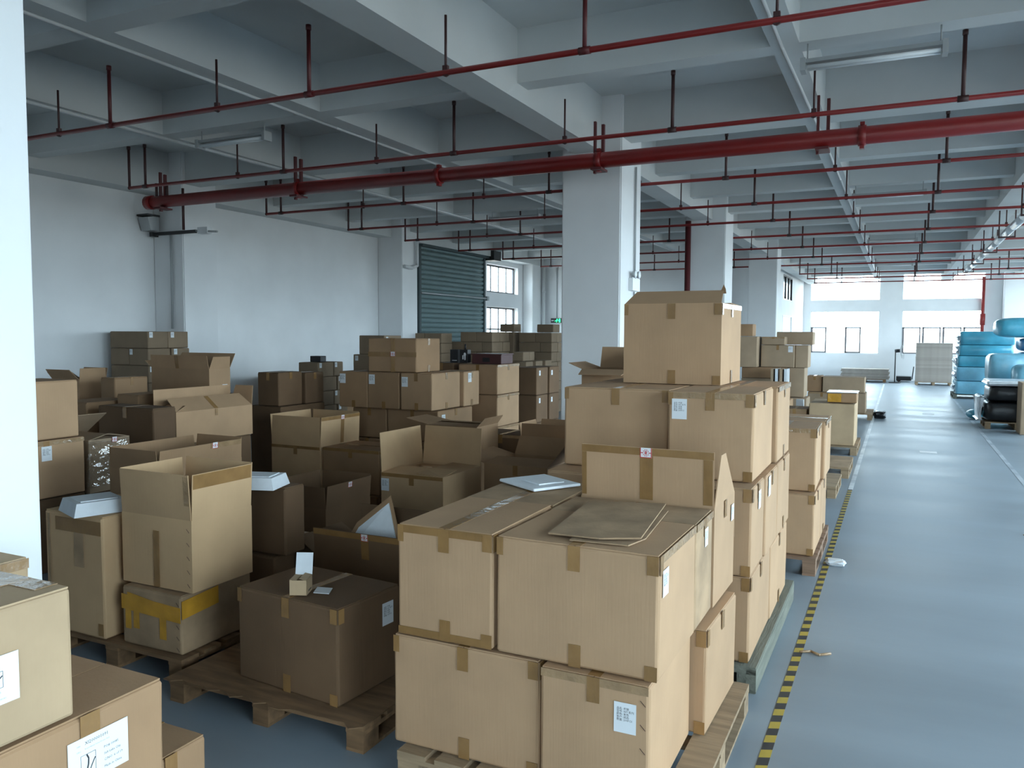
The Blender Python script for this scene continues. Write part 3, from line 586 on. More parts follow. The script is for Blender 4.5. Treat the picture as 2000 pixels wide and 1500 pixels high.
sheet('loose grey brown corrugated sheet lying on top of the nearest stack', [(-1.235, 2.905), (-1.02, 2.90), (-.87, 2.955), (-.945, 3.60), (-1.295, 3.53)], 1.104, .006, 'carddirty', tilt=(0, .004, .01, .012, .004))
r = thing('foam_sheet', 'white foam sheet with a moulded recess on the nearest stack', 'foam sheet', (-1.72, 3.92, 1.093), math.radians(-32))
MB().soft(.34, .30, .016, .006, .0, .002).build('sheet', 'foam', r); MB().box(-.06, .10, -.07, .04, .016, .022).build('raised_panel', 'foam', r); MB().box(-.02, .10, -.02, .09, .016, .020).build('raised_panel', 'foam', r)

# ---------------------------------------------------------------- tall stack behind it
g = 'cartons of the tall aisle stack'
r = pallet('dark weathered pallet under the tall aisle stack', -1.9, -0.63, 4.29, 5.98, m='woodgreen', along='y', n=6)
MB().box(.585, .637, -.845, .845, .002, .128).build('side_runner', 'woodgreen', r)
for nm, (x, y, z, w, d, h, rr, lb, mm, tb, ed) in {
    'carton in the bottom layer of the tall stack, at its aisle front corner': (-.675, 4.33, .142, .6, .72, .465, 0, (), 'card', 'fr', 'C'),
    'carton in the bottom layer of the tall stack, behind its front corner': (-.67, 5.06, .142, .6, .76, .465, 0, (), 'card', 'rs', ''),
    'inner carton in the bottom layer of the tall stack': (-1.285, 4.33, .142, .6, .75, .465, 0, (), 'card', 'f', ''),
    'carton with edge label, middle layer front corner of the tall stack': (-.675, 4.33, .61, .58, .42, .475, 0, (('r', .55, .8, .075),), 'card', 'r', 'C'),
    'carton with a label beside a dark gap, middle layer of the tall stack': (-.665, 4.77, .61, .6, .46, .475, 0, (('r', .2, .85, .085),), 'card', 'r', ''),
    'rear carton in the middle layer of the tall stack': (-.665, 5.25, .61, .6, .6, .475, 0, (), 'card', 'rs', ''),
    'inner carton in the middle layer of the tall stack': (-1.285, 4.40, .61, .6, .6, .475, 0, (), 'card', 'f', ''),
    'inner rear carton in the middle layer of the tall stack': (-1.285, 5.05, .61, .6, .6, .475, 0, (), 'card', 'f', ''),
    'carton with five line white label, upper layer front of the tall stack': (-.70, 4.49, 1.088, .475, .72, .487, 0, (('f', .14, .80, .085),), 'card', 'fr', 'FC'),
    'narrow stapled carton set back at the aisle side of the upper layer': (-.675, 5.26, 1.088, .5, .60, .485, 0, (), 'card', 'rs', 'R'),
    'wide plain carton, upper layer left of the white label, tall stack': (-1.20, 4.62, 1.088, .66, .60, .485, 0, (), 'card', 'f', 'C'),
    'rear left carton in the upper layer of the tall stack': (-1.20, 5.25, 1.088, .66, .56, .485, 0, (), 'card', 'f', '')}.items():
    carton(nm, x, y, z, w, d, h, rr, mm, tb, lb, ed, group=g)
r, F = carton('big carton with torn front flap crowning the tall stack', -1.01, 5.13, 1.577, .64, .62, .52, rot=-1, m='card', tabs='fbrs', edge='RC', opened={'f': (-64, .2), 'r': (-87, .26), 'l': (-87, .26), 'b': (-86, .2)}, group=g)
b = MB().add([(-.02, 0, 0), (.02, .01, 0), (.014, .02, .03), (.0, .025, .06), (-.02, .006, .004)], [(0, 1, 2, 4), (4, 2, 3), (2, 1, 0, 4), (3, 2, 4)]); o = b.build('torn_tip', 'card2', r); o.location = (.29, -.15, .585)

# ---------------------------------------------------------------- stack three on the aisle, empty pallets, far aisle stacks
g = 'cartons of the third aisle stack'
pallet('reddish pallet under the two storey stack beside the hazard tape', -1.6, -.54, 6.63, 7.9, m='woodred', along='x', n=7)
carton('lower front carton of the third aisle stack on the reddish pallet', -.565, 6.69, .142, .5, .56, .49, tabs='fr', edge='C', group=g)
carton('lower rear carton of the third aisle stack', -.565, 7.27, .142, .5, .56, .49, tabs='rs', group=g)
carton('upper front carton with dark taped top, third aisle stack', -.575, 6.82, .635, .5, .60, .51, rot=1, tabs='r', edge='FRC', group=g)
carton('upper rear stapled carton with shiny top tape, third aisle stack', -.555, 7.45, .635, .52, .60, .51, tabs='r', edge='R', group=g, seam='x')
carton('lower inner carton of the third aisle stack', -1.08, 6.72, .142, .5, 1.1, .49, tabs='f', group=g)
carton('upper inner carton of the third aisle stack', -1.09, 6.8, .635, .48, 1.0, .50, tabs='f', group=g)
pallet('empty pale pallet pushed behind the third aisle stack', -1.72, -.61, 9.93, 10.92, along='y', n=5)
pallet('empty pallet with a cardboard cover between the aisle stacks', -1.66, -.55, 11.4, 12.5, along='x', n=6, sheet='carddirty')
pallet('pallet under the big pale carton with the gold taped box', -1.72, -.55, 13.64, 14.95)
g = 'cartons along the far aisle'
carton('big pale carton standing alone under the gold taped box', -.60, 13.69, .142, .68, 1.0, .66, m='cardpale', tabs='', edge='', group=g)
r, F = carton('small carton with shiny gold tape on the big pale carton', -.58, 13.80, .815, .44, .5, .155, m='card2', tabs='', edge='', group=g)
decal(r, F['f'], .01, .21, .01, .14, 'gold_tape', 'orangetape', .004); MB().soft(.46, .52, .012, .006, .004, .01).build('top_film', 'whitefilm', r).location.z = .157
carton('dark low carton left of the big pale carton', -1.32, 13.75, .142, .38, .6, .55, m='card2', tabs='f', edge='F', group=g)
sheet('flat packed cartons lying beside the big pale carton', [(-1.72, 15.2), (-1.0, 15.2), (-1.0, 16.0), (-1.72, 16.0)], 0.0, .16, 'card3', 'flat_carton', 'flat carton')
sheet('white leaning board end among the far aisle cartons', [(-1.62, 14.99), (-1.50, 14.99), (-1.50, 15.15), (-1.62, 15.15)], 0.0, .75, 'whitefilm', 'white_board', 'board')
pallet('pallet with dark litter under the farthest aisle cartons', -1.95, -.5, 19.48, 20.85)
carton('long carton on top of the farthest aisle pallet', -.67, 19.55, .595, .88, .62, .35, m='card3', tabs='', group=g)
carton('short dark carton left of the long one on the farthest aisle pallet', -1.57, 19.6, .595, .32, .5, .36, m='card2', tabs='f', group=g)
carton('lower aisle side carton on the farthest pallet', -.64, 19.53, .142, .6, .7, .448, m='card3', tabs='f', group=g)
carton('lower inner carton on the farthest pallet', -1.26, 19.5, .142, .6, .7, .448, m='card3', tabs='f', edge='F', group=g)
o = MB().soft(.22, .3, .16, .03, .02, .05).build('litter_bag', 'blackfilm'); o.location = (-.36, 20.1, 0); tag(o, 'dark crumpled bag beside the farthest aisle pallet', 'bag')
# stacks behind, beside the second column
g = 'cartons stacked beside the second column'
for nm, a in {
    'wide carton with a white label in the stack beside the second column': (-1.92, 17.26, 1.225, .66, .6, .455, 0, 'card3', 'f', (('f', .88, .82, .09),)),
    'narrow carton flush beside the labelled one near the second column': (-1.66, 17.30, 1.225, .25, .55, .455, 0, 'card3', '', ()),
    'tall carton left of the labelled one near the second column': (-2.62, 17.0, 1.225, .40, .6, .63, 0, 'card3', '', ()),
    'small carton with a white taped rim on the labelled carton': (-2.12, 17.3, 1.685, .46, .4, .165, 0, 'card3', 'f', ()),
    'dark long carton set back on top of the second column stack': (-1.62, 17.75, 1.685, .72, .5, .27, 0, 'card3', '', ()),
    'little carton perched on the tall one near the second column': (-2.72, 17.05, 1.86, .3, .4, .25, 0, 'card2', '', ()),
    'flat wide carton below the labelled one near the second column': (-2.05, 17.2, 1.0, .9, .6, .22, 0, 'card2', '', ()),
    'low grey carton at the aisle side of the second column stack': (-1.72, 17.3, .62, .30, .6, .60, 0, 'card3', '', ()),
    'bottom carton of the second column stack toward the aisle': (-1.66, 17.2, .0, .62, .7, .61, 0, 'card3', 'f', ()),
    'bottom carton of the second column stack away from the aisle': (-2.32, 17.2, .0, .7, .7, .61, 0, 'card3', 'f', ()),
    'middle carton of the second column stack': (-2.06, 17.22, .615, .9, .6, .38, 0, 'card3', '', ())}.items():
    x, y, z, w, d, h, rr, mm, tb, lb = a
    carton(nm, x, y, z, w, d, h, rr, mm, tb, lb, group=g, edge='F' if 'rim' in nm else '')
for k, nm in enumerate(('first', 'second', 'third', 'fourth')):
    o = MB().box(0, .05, 0, .45, 0, .6).build('flat_carton', 'whitefilm' if k % 2 else 'card3'); o.location = (-2.28+.085*k, 16.55, .62); tag(o, nm+' upright flat carton of the four before the second column stack', 'flat carton', 'upright flat cartons')
carton('carton carrying the four upright flat cartons', -1.9, 16.5, 0, .6, .55, .615, m='card2', tabs='f')
# stack by the large column with an open box
g = 'cartons before the large column'
for k, (z, nm) in enumerate(((0, 'bottom'), (.49, 'middle'))): carton(nm+' carton of the stack before the large column', -2.12, 6.9, z, .55, .55, .485, m='card', tabs='f', group=g)
carton('lower unseen carton added to shade the raised flap carton', -2.02, 6.28, 0, .52, .56, .60, m='card2', tabs='f', group=g)  # hidden pair added to keep side light off the raised flap carton
carton('upper unseen carton added to shade the raised flap carton', -2.02, 6.28, .605, .50, .56, .60, m='card2', tabs='f', group=g)
carton('third carton of the stack before the large column', -2.12, 6.9, .98, .55, .55, .35, m='card', tabs='f', group=g)
carton('small open carton with spread flaps before the large column', -2.16, 6.92, 1.335, .46, .5, .24, m='card', tabs='', opened={'f': (105, .17), 'b': (10, .2), 'l': (70, .15), 'r': (20, .2)}, group=g)
# ---------------------------------------------------------------- near left pile with the export labels
g = 'export cartons at the near left'
pallet('pallet under the near left export cartons', -2.99, -1.98, .75, 1.70, h=.12)
def export_label(r, fr, u0, u1, v0, v1, kind):
    lo = decal(r, fr, u0, u1, v0, v1, 'export_label', 'paper', .0052, .0008); w, h = u1-u0, v1-v0
    T = lambda u, v, s, sz, m='ink': face_text(lo, fr, u0+u*w, v0+v*h, s, sz, m, .0064)
    o, a, b, n = fr[:4]; bm = MB()
    def ln(ua, va, ub, vb, t):
        p, q = o+a*(u0+ua*w)+b*(v0+va*h)+n*.0062, o+a*(u0+ub*w)+b*(v0+vb*h)+n*.0062
        dd = (q-p).normalized(); sd = dd.cross(n).normalized()*t; bm.obox(p-sd/2, q-p, sd, n*.0005)
    if kind == 'full':
        T(.14, .84, 'ITEM:', .005, 'greyink'); T(.27, .83, 'XI200001091', .0135); T(.14, .72, 'DESC:', .005, 'greyink'); T(.27, .73, 'Round Natural Canvas Phoenix  Dark', .0050, 'greyink')
        T(.58, .56, 'PO# 10085', .0100); T(.58, .42, 'Salt Lake City', .0096); T(.58, .28, 'C/NO: 6 of 19', .0100); T(.58, .13, 'Made in China', .0096)
        x0, x1, y0, y1 = .20, .44, .12, .62
    else:
        T(.62, .24, 'Hong   0023', .0062, 'greyink'); T(.45, .09, 'PHX EX', .0125); T(.74, .10, 'SUPPORT', .0045, 'greyink')
        x0, x1, y0, y1 = .52, .80, .35, .68
    for e in ((x0, y0, x1, y0), (x1, y0, x1, y1), (x1, y1, x0, y1), (x0, y1, x0, y0)): ln(*e, .0009)
    W_, H_ = x1-x0, y1-y0
    pts = [(.40, .98), (.52, .8), (.5, .55), (.38, .25), (.2, .04)]
    for p, q in zip(pts, pts[1:]): ln(x0+p[0]*W_, y0+p[1]*H_, x0+q[0]*W_, y0+q[1]*H_, .0042)
    pts = [(.98, .72), (.78, .5), (.62, .28), (.5, .04)]
    for p, q in zip(pts, pts[1:]): ln(x0+p[0]*W_, y0+p[1]*H_, x0+q[0]*W_, y0+q[1]*H_, .0028)
    bm.build('emblem', 'ink', lo)
    if kind != 'full':
        c = o+a*(u0+(x0+W_*.62)*w)+b*(v0+(y0+H_*.82)*h)+n*.0062; MB().ball(c, .006, 10, 6, (.15, 1.4, .8)).build('emblem_dot', 'ink', lo)
r, F = carton('kraft export carton at the very left edge with the white emblem label', -2.0, .80, .853, .46, .61, .36, m='cardpale', tabs='', edge='', group=g, seam='y')
MB().box(-.15, .18, .235, .30, .360, .3615).build('clear_tape', 'cleartape', r); MB().box(.0, .07, -.2, .3, .3605, .362).build('clear_tape', 'cleartape', r)
export_label(r, F['r'], .25, .456, .115, .24, 'logo')
r, F = carton('kraft export carton with the XI200001091 shipping label', -2.0, 1.02, .485, .50, .68, .36, m='card2', tabs='', group=g)
export_label(r, F['r'], .36, .548, .165, .297, 'full')
decal(r, F['r'], .40, .46, .285, .358, 'tape_tab', 'tape')
carton('lowest kraft carton beneath the shipping label box near the floor', -2.0, 1.02, .122, .42, .68, .36, m='card2', tabs='', group=g)
carton('low kraft carton half hidden behind the shipping label box', -2.18, 1.72, 0.0, .45, .31, .475, m='card2', tabs='r', edge='C', group=g)
r, F = carton('pale carton behind the left edge carton before the white column', -2.5, 1.10, .853, .42, .52, .325, m='cardpale', tabs='', edge='R', group=g)
carton('carton supporting the pale one before the white column', -2.51, 1.05, .122, .42, .6, .725, m='card2', tabs='', group=g)

# ---------------------------------------------------------------- pallet with the tall open box and the orange taped box
pallet('dark pallet under the orange taped box', -4.52, -3.42, 3.03, 3.95, m='wooddark', n=6)
g = 'cartons on the dark left pallet'
r, F = carton('worn low carton wrapped with bright orange tape', -3.46, 3.07, .142, .46, .52, .33, m='carddirty', tabs='', staples=True, group=g)
b = MB(); fr = F['f']
decal(r, F['f'], .0, .46, .20, .285, 'orange_tape', 'orangetape', .005, skew=-.02); decal(r, F['f'], .05, .46, .235, .30, 'orange_tape', 'orangetape', .0062, skew=-.05)
decal(r, F['r'], .0, .26, .20, .30, 'orange_tape', 'orangetape', .005, skew=.02); decal(r, F['f'], .03, .075, .09, .22, 'orange_tape', 'orangetape', .0048); decal(r, F['f'], .095, .14, .10, .22, 'orange_tape', 'orangetape', .0048); decal(r, F['f'], .30, .35, .07, .21, 'orange_tape', 'orangetape', .0048)
r, F = carton('tall open carton with all flaps raised on the orange taped box', -3.425, 3.12, .478, .545, .45, .40, m='kraft', tabs='', opened={'f': (3, .25), 'r': (2, .25), 'b': (4, .255), 'l': (3, .25)}, staples=True, group=g, taper=.006)
fr = F['flap_r']; decal(F['obj_r'], fr, .01, .44, .17, .247, 'flap_tape', 'tape', .0042); fr = F['flap_f']; decal(F['obj_f'], fr, .50, .54, .08, .24, 'clear_tape', 'cleartape', .0042)
decal(r, F['f'], .255, .30, .003, .32, 'tape_strip', 'tape')
r, F = carton('tall narrow carton with a taped collar carrying the white foam tray', -4.03, 3.04, .142, .50, .5, .71, m='kraft', tabs='', edge='', group=g)
decal(r, F['f'], .10, .49, .60, .68, 'wide_tape', 'tape'); decal(r, F['f'], .03, .05, .02, .69, 'vertical_tape', 'cleartape'); decal(r, F['f'], .26, .34, .40, .60, 'torn_patch', 'carddirty'); decal(r, F['f'], .45, .49, .02, .09, 'tape_tab', 'tape')
def tray(label, x, y, z, w, d, h, rot):
    r = thing('foam_tray', label, 'foam tray', (x, y, z), math.radians(rot)); t = .02
    b = MB(); e = .02
    b.hexa([(-w/2, -d/2, 0), (w/2, -d/2, 0), (w/2, d/2, 0), (-w/2, d/2, 0), (-w/2+e, -d/2+e, h), (w/2-e, -d/2+e, h), (w/2-e, d/2-e, h), (-w/2+e, d/2-e, h)]); b.build('body', 'foam', r)
    MB().box(-w/2+.05, w/2-.05, -d/2+.05, d/2-.05, h, h+.006).build('rim_panel', 'foam', r)
tray('white foam tray resting on the tall narrow carton', -4.23, 3.14, .853, .30, .30, .075, -20)
r = pallet('low dark pallet with ragged edge under the big brown carton', -3.34, -2.12, 2.88, 3.75, h=.125, m='wooddark', n=5)
rnd = random.Random(4); pts = [(-.61+1.22*k/24, -.44-.012*rnd.random()-.03*(rnd.random() < .2)) for k in range(25)]+[(.61, .43), (-.61, .43)]
MB().add([(*p, .126) for p in pts]+[(*p, .131) for p in pts], [tuple(reversed(range(27))), tuple(range(27, 54))]+[(i, (i+1) % 27, 27+(i+1) % 27, 27+i) for i in range(27)]).build('cover_sheet', 'wooddark', r)
r, F = carton('big dark brown carton on the ragged low pallet', -2.33, 2.97, .132, .68, .46, .475, rot=-5, m='carddarkshade', tabs='fb', edge='C', lab=(('r', .78, .74, .085),), group=g)
r = thing('small_box', 'little kraft box with an upright white lid on the big brown carton', 'small box', (-2.64, 3.08, .612), math.radians(24))
b = MB(); w, d, h, t = .085, .10, .075, .002
b.box(-w/2, w/2, -d/2, -d/2+t, 0, h); b.box(-w/2, w/2, d/2-t, d/2, 0, h); b.box(-w/2, -w/2+t, -d/2, d/2, 0, h); b.box(w/2-t, w/2, -d/2, d/2, 0, h); b.box(-w/2, w/2, -d/2, d/2, 0, t); b.build('body', 'cardpale', r)
MB().obox((-w/2, d/2, h), (w, 0, 0), (0, .025, .105), (0, .002, 0)).build('lid', 'foam', r); MB().obox((w/2, -d/2, h), (0, d, 0), (-.035, 0, .008), (0, 0, .002)).build('side_flap', 'cardpale', r); MB().obox((-w/2, -d/2, h), (0, d, 0), (.03, 0, -.004), (0, 0, .002)).build('side_flap', 'cardpale', r)
b = MB()
for k in range(4): b.box(w/2+.0003, w/2+.001, -.02+.013*k, -.012+.013*k, .012, .02)
b.build('printed_marks', 'ink', r)
o = sheet('small white card lying on the big brown carton', [(-2.58, 3.10), (-2.50, 3.12), (-2.54, 3.20), (-2.62, 3.18)], .611, .003, 'paper', 'paper_card', 'card')

# ---------------------------------------------------------------- open boxes in the shade behind
g = 'open cartons in the shaded middle'
r, F = carton('open brown carton with a red sticker behind the big brown carton', -2.70, 4.22, 0, .80, .5, .42, m='carddarkshade', tabs='', opened={'f': (4, .18), 'b': (8, .24), 'l': (60, .18), 'r': (20, .2)}, fill=.3, group=g, taper=.004)
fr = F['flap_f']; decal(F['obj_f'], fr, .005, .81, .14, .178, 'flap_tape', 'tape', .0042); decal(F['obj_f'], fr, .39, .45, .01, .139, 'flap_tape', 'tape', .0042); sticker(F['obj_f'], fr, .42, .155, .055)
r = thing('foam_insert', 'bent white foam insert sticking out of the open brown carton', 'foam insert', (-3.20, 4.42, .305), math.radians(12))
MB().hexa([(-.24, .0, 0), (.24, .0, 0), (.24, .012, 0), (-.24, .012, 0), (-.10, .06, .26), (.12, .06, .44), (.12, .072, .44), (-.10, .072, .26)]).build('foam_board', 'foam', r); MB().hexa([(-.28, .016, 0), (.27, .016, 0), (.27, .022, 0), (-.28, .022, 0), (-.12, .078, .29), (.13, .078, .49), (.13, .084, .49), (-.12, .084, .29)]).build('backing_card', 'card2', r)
carton('low dark carton in the gap left of the red sticker carton', -3.68, 4.2, 0, .40, .4, .44, m='carddarkshade', tabs='f', group=g)
r, F = carton('open dark carton with flaps up behind the tall open carton', -4.23, 5.25, 0, .54, .62, .44, m='carddarkshade', tabs='', opened={'f': (3, .18), 'r': (5, .19), 'b': (3, .2), 'l': (6, .2)}, group=g, taper=.006)
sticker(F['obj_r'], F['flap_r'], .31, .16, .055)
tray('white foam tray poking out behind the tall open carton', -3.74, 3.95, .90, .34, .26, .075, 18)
carton('carton supporting the foam tray behind the tall open carton', -3.62, 3.97, 0, .4, .2, .44, m='carddarkshade', tabs='')
carton('upper carton under the foam tray behind the tall open carton', -3.55, 4.0, .445, .38, .19, .45, m='carddarkshade', tabs='')
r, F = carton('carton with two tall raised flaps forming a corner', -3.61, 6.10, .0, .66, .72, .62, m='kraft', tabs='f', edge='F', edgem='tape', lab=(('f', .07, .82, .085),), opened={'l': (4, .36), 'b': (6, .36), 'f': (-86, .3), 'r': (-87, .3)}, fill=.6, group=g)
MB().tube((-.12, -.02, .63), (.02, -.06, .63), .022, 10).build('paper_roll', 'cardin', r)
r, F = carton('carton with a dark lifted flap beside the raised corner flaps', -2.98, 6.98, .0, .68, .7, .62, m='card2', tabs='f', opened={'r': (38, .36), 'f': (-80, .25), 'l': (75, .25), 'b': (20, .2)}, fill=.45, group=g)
r, F = carton('closed brown carton behind the lifted dark flap', -3.75, 8.08, .0, .56, .5, .76, m='carddarkshade', tabs='f', edge='F', group=g)
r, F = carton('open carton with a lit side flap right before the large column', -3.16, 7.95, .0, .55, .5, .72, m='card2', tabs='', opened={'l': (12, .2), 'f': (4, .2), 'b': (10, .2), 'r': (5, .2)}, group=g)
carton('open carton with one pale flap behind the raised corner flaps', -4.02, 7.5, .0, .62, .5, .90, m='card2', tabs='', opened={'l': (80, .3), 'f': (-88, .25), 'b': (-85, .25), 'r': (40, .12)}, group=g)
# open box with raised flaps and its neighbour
pallet('pallet under the open box with the lit raised flaps', -6.6, -5.0, 7.05, 7.95, m='wooddark')
r, F = carton('open carton with four raised lit flaps and a red sticker', -5.79, 7.1, .142, .70, .72, .48, m='kraft', tabs='f', edge='F', edgem='tape', opened={'f': (-2, .33), 'r': (3, .33), 'b': (2, .34), 'l': (4, .34)}, group=g, taper=.008)
fr = F['flap_r']; decal(F['obj_r'], fr, .01, .71, .29, .328, 'flap_tape', 'tape', .0042); decal(F['obj_r'], fr, .36, .42, .01, .289, 'flap_tape', 'tape', .0042); sticker(F['obj_r'], fr, .39, .305, .06)
carton('closed carton right of the four raised lit flaps', -5.01, 7.12, .142, .76, .62, .485, m='card2', tabs='fr', edge='FR', edgem='tape', group=g, seam='x')
carton('end carton tucked against the lit flap box pallet', -4.72, 7.16, 0, .26, .5, .62, m='card2', tabs='f', group=g)

# ---------------------------------------------------------------- central lit stack
g = 'cartons of the central stack'
pallet('pallet under the central lit stack', -6.6, -5.0, 8.35, 9.7, m='wooddark')
for nm, (x, y, z, w, d, h, mm, tb, lb, st) in {
    'left carton in the third row of the central stack': (-5.83, 8.45, .56, .52, .6, .38, 'card2', 'f', (), ()),
    'right carton in the third row of the central stack, labelled at its corner': (-5.07, 8.45, .56, .745, .88, .38, 'card2', 'fr', (('r', .14, .72, .085),), ()),
    'left carton in the bottom row of the central stack': (-5.83, 8.45, .142, .6, .6, .41, 'card2', 'f', (), ()),
    'right carton in the bottom row of the central stack': (-5.1, 8.45, .142, .7, .8, .41, 'card2', 'f', (), ()),
    'leftmost labelled carton in the second row of the central stack': (-6.06, 8.37, .948, .445, .6, .458, 'card2', 'b', (('f', .14, .80, .09),), ()),
    'labelled carton second from left in the second row of the central stack': (-5.585, 8.37, .948, .47, .6, .458, 'card2', 'b', (('f', .14, .80, .09),), ()),
    'labelled carton with a bright lit side in the second row of the central stack': (-5.11, 8.37, .948, .45, .70, .458, 'card', 'fbrs', (('f', .14, .76, .09),), ()),
    'last bright carton at the back of the second row of the central stack': (-5.08, 9.12, .945, .45, .42, .455, 'card', 'rs', (('r', .35, .82, .09),), ())}.items():
    carton(nm, x, y, z, w, d, h, 0, mm, tb, lb, group=g)
r, F = carton('dark fronted carton with crossed tape and red sticker on top of the central stack', -5.34, 8.39, 1.412, .71, .58, .42, m='card2', tabs='rs', group=g, rot=1)
decal(r, F['f'], 0.0, .71, .19, .25, 'tape_strip', 'tape'); decal(r, F['f'], .34, .40, .0, .42, 'tape_strip', 'tape', .0048); sticker(r, F['f'], .37, .225, .07)
# stack right of it
g = 'cartons of the two lit piles before the large column'
pallet('pallet under the lit pile left of the large column', -5.75, -4.95, 9.9, 10.9, m='wooddark')
for nm, z, h in (('bottom', .142, .44), ('second', .588, .445), ('top', 1.04, .42)):
    carton(nm+' carton of the lit pile left of the large column', -5.04, 10.0, z, .62, .72, h, m='card', tabs='fr' if nm != 'bottom' else '', edge='R', group=g)
carton('brown carton leaning behind the lit pile left of the large column', -5.77, 10.05, .0, .4, .6, 1.47, m='carddarkshade', tabs='f', group=g)
r = thing('maroon_box', 'flat maroon box lying on the lit pile', 'box', (-5.30, 10.36, 1.463), math.radians(3)); MB().soft(.46, .42, .13, .006, 0, .001).build('body', 'maroon', r); MB().box(-.24, .24, -.22, .22, .13, .145).build('lid', 'maroon', r); MB().box(-.06, .05, -.2135, -.2105, .03, .09).build('label_patch', 'black', r)
for nm, x, mk in (('plain black small box beside the maroon box', -5.82, 0), ('black small box with white marks beside the maroon box', -5.66, 1)):
    r = thing('black_box', nm, 'box', (x, 10.20, 1.472)); MB().soft(.13, .10, .19, .004, 0, .001).build('body', 'black', r)
    b = MB()
    if mk: b.ball((.02, -.052, .12), .02, 10, 6, (1, .1, 1.4)); b.box(-.02, .0, -.053, -.0515, .05, .11); b.box(.012, .034, -.053, -.0515, .04, .10); b.build('white_mark', 'paper', r); MB().tube((.0, 0, .19), (.0, 0, .27), .012, 8).build('neck', 'black', r)
    else: b.box(-.03, .05, -.053, -.0515, .03, .037); b.build('white_mark', 'paper', r)
# dark labelled pile by the column
for k, (z, nm) in enumerate(((.0, 'bottom'), (.45, 'middle'), (.90, 'top'))):
    carton(nm+' dark carton with small labels left of the large column', -5.26, 11.85, z, .42, .46, .445, m='carddarkshade', tabs='', lab=(('r', .25, .8, .06),), group='dark labelled cartons by the large column')
    carton(nm+' dark carton at the rear of the labelled pile by the large column', -5.24, 12.34, z, .42, .42, .445, m='carddarkshade', tabs='', lab=(('r', .2, .78, .06),), group='dark labelled cartons by the large column')
# ---------------------------------------------------------------- left hand piles
g = 'cartons of the left piles'
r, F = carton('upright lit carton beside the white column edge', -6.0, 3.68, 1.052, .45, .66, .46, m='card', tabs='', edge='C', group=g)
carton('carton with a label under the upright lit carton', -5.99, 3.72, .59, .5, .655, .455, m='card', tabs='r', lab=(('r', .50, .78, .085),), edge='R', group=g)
carton('floor carton under the left upright pile', -5.99, 3.72, 0, .5, .655, .585, m='carddarkshade', tabs='', group=g)
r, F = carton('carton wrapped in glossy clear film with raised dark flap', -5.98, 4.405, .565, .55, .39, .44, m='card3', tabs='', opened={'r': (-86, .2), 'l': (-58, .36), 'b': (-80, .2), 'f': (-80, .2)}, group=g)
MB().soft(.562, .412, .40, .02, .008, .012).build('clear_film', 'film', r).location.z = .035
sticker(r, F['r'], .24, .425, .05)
carton('floor carton under the film wrapped one', -5.98, 4.39, 0, .53, .42, .56, m='carddarkshade', tabs='', group=g)
carton('large dark carton behind the film wrapped one', -5.95, 5.02, .60, .72, .25, .62, m='carddarkshade', tabs='f', group=g)
carton('lower dark carton behind the film wrapped one', -5.95, 5.02, 0, .7, .3, .595, m='carddarkshade', tabs='', group=g)
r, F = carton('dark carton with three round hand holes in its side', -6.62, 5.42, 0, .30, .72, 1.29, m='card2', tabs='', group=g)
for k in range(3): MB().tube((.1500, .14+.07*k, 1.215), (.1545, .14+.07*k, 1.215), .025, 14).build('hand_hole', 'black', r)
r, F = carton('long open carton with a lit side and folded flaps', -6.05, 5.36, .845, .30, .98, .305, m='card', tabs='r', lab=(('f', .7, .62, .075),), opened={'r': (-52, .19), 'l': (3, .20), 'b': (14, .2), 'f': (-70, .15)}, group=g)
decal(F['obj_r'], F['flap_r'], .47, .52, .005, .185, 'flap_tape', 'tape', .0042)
carton('carton under the long lit open carton', -6.06, 5.38, .40, .40, .95, .44, m='carddarkshade', tabs='r', group=g)
carton('floor carton under the long lit open carton', -6.06, 5.38, 0, .40, .95, .395, m='carddarkshade', tabs='', group=g)
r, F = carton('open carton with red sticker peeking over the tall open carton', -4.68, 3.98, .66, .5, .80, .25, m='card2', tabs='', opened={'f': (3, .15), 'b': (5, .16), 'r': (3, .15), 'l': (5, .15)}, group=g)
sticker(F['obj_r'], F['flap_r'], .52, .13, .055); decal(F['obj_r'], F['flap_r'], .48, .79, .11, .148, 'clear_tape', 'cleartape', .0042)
carton('carton under the red sticker carton behind the tall open one', -4.68, 3.98, 0, .5, .8, .655, m='carddarkshade', tabs='', group=g)
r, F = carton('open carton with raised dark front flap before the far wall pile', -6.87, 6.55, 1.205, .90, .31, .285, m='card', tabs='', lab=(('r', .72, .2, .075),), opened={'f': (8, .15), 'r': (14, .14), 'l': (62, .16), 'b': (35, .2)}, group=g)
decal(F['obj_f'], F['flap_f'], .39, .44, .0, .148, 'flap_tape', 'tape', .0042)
carton('carton under the raised dark front flap carton', -6.87, 6.55, .62, .9, .42, .58, m='carddarkshade', tabs='', group=g)
carton('floor carton under the raised dark front flap pile', -6.87, 6.55, 0, .9, .42, .615, m='carddarkshade', tabs='', group=g)
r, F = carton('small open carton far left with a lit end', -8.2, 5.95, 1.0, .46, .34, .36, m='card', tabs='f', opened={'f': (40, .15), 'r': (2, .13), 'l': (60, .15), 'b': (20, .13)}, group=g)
carton('floor carton under the small far left open one', -8.15, 5.95, 0, .55, .5, .995, m='carddarkshade', tabs='', group=g)
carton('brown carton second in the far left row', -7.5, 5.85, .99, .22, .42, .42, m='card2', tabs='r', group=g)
carton('floor carton under the brown one in the far left row', -7.45, 5.8, 0, .5, .6, .985, m='carddarkshade', tabs='', group=g)
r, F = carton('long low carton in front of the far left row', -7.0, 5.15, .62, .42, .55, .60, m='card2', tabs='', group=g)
carton('floor carton under the long low carton', -7.0, 5.15, 0, .42, .55, .615, m='carddarkshade', tabs='', group=g)
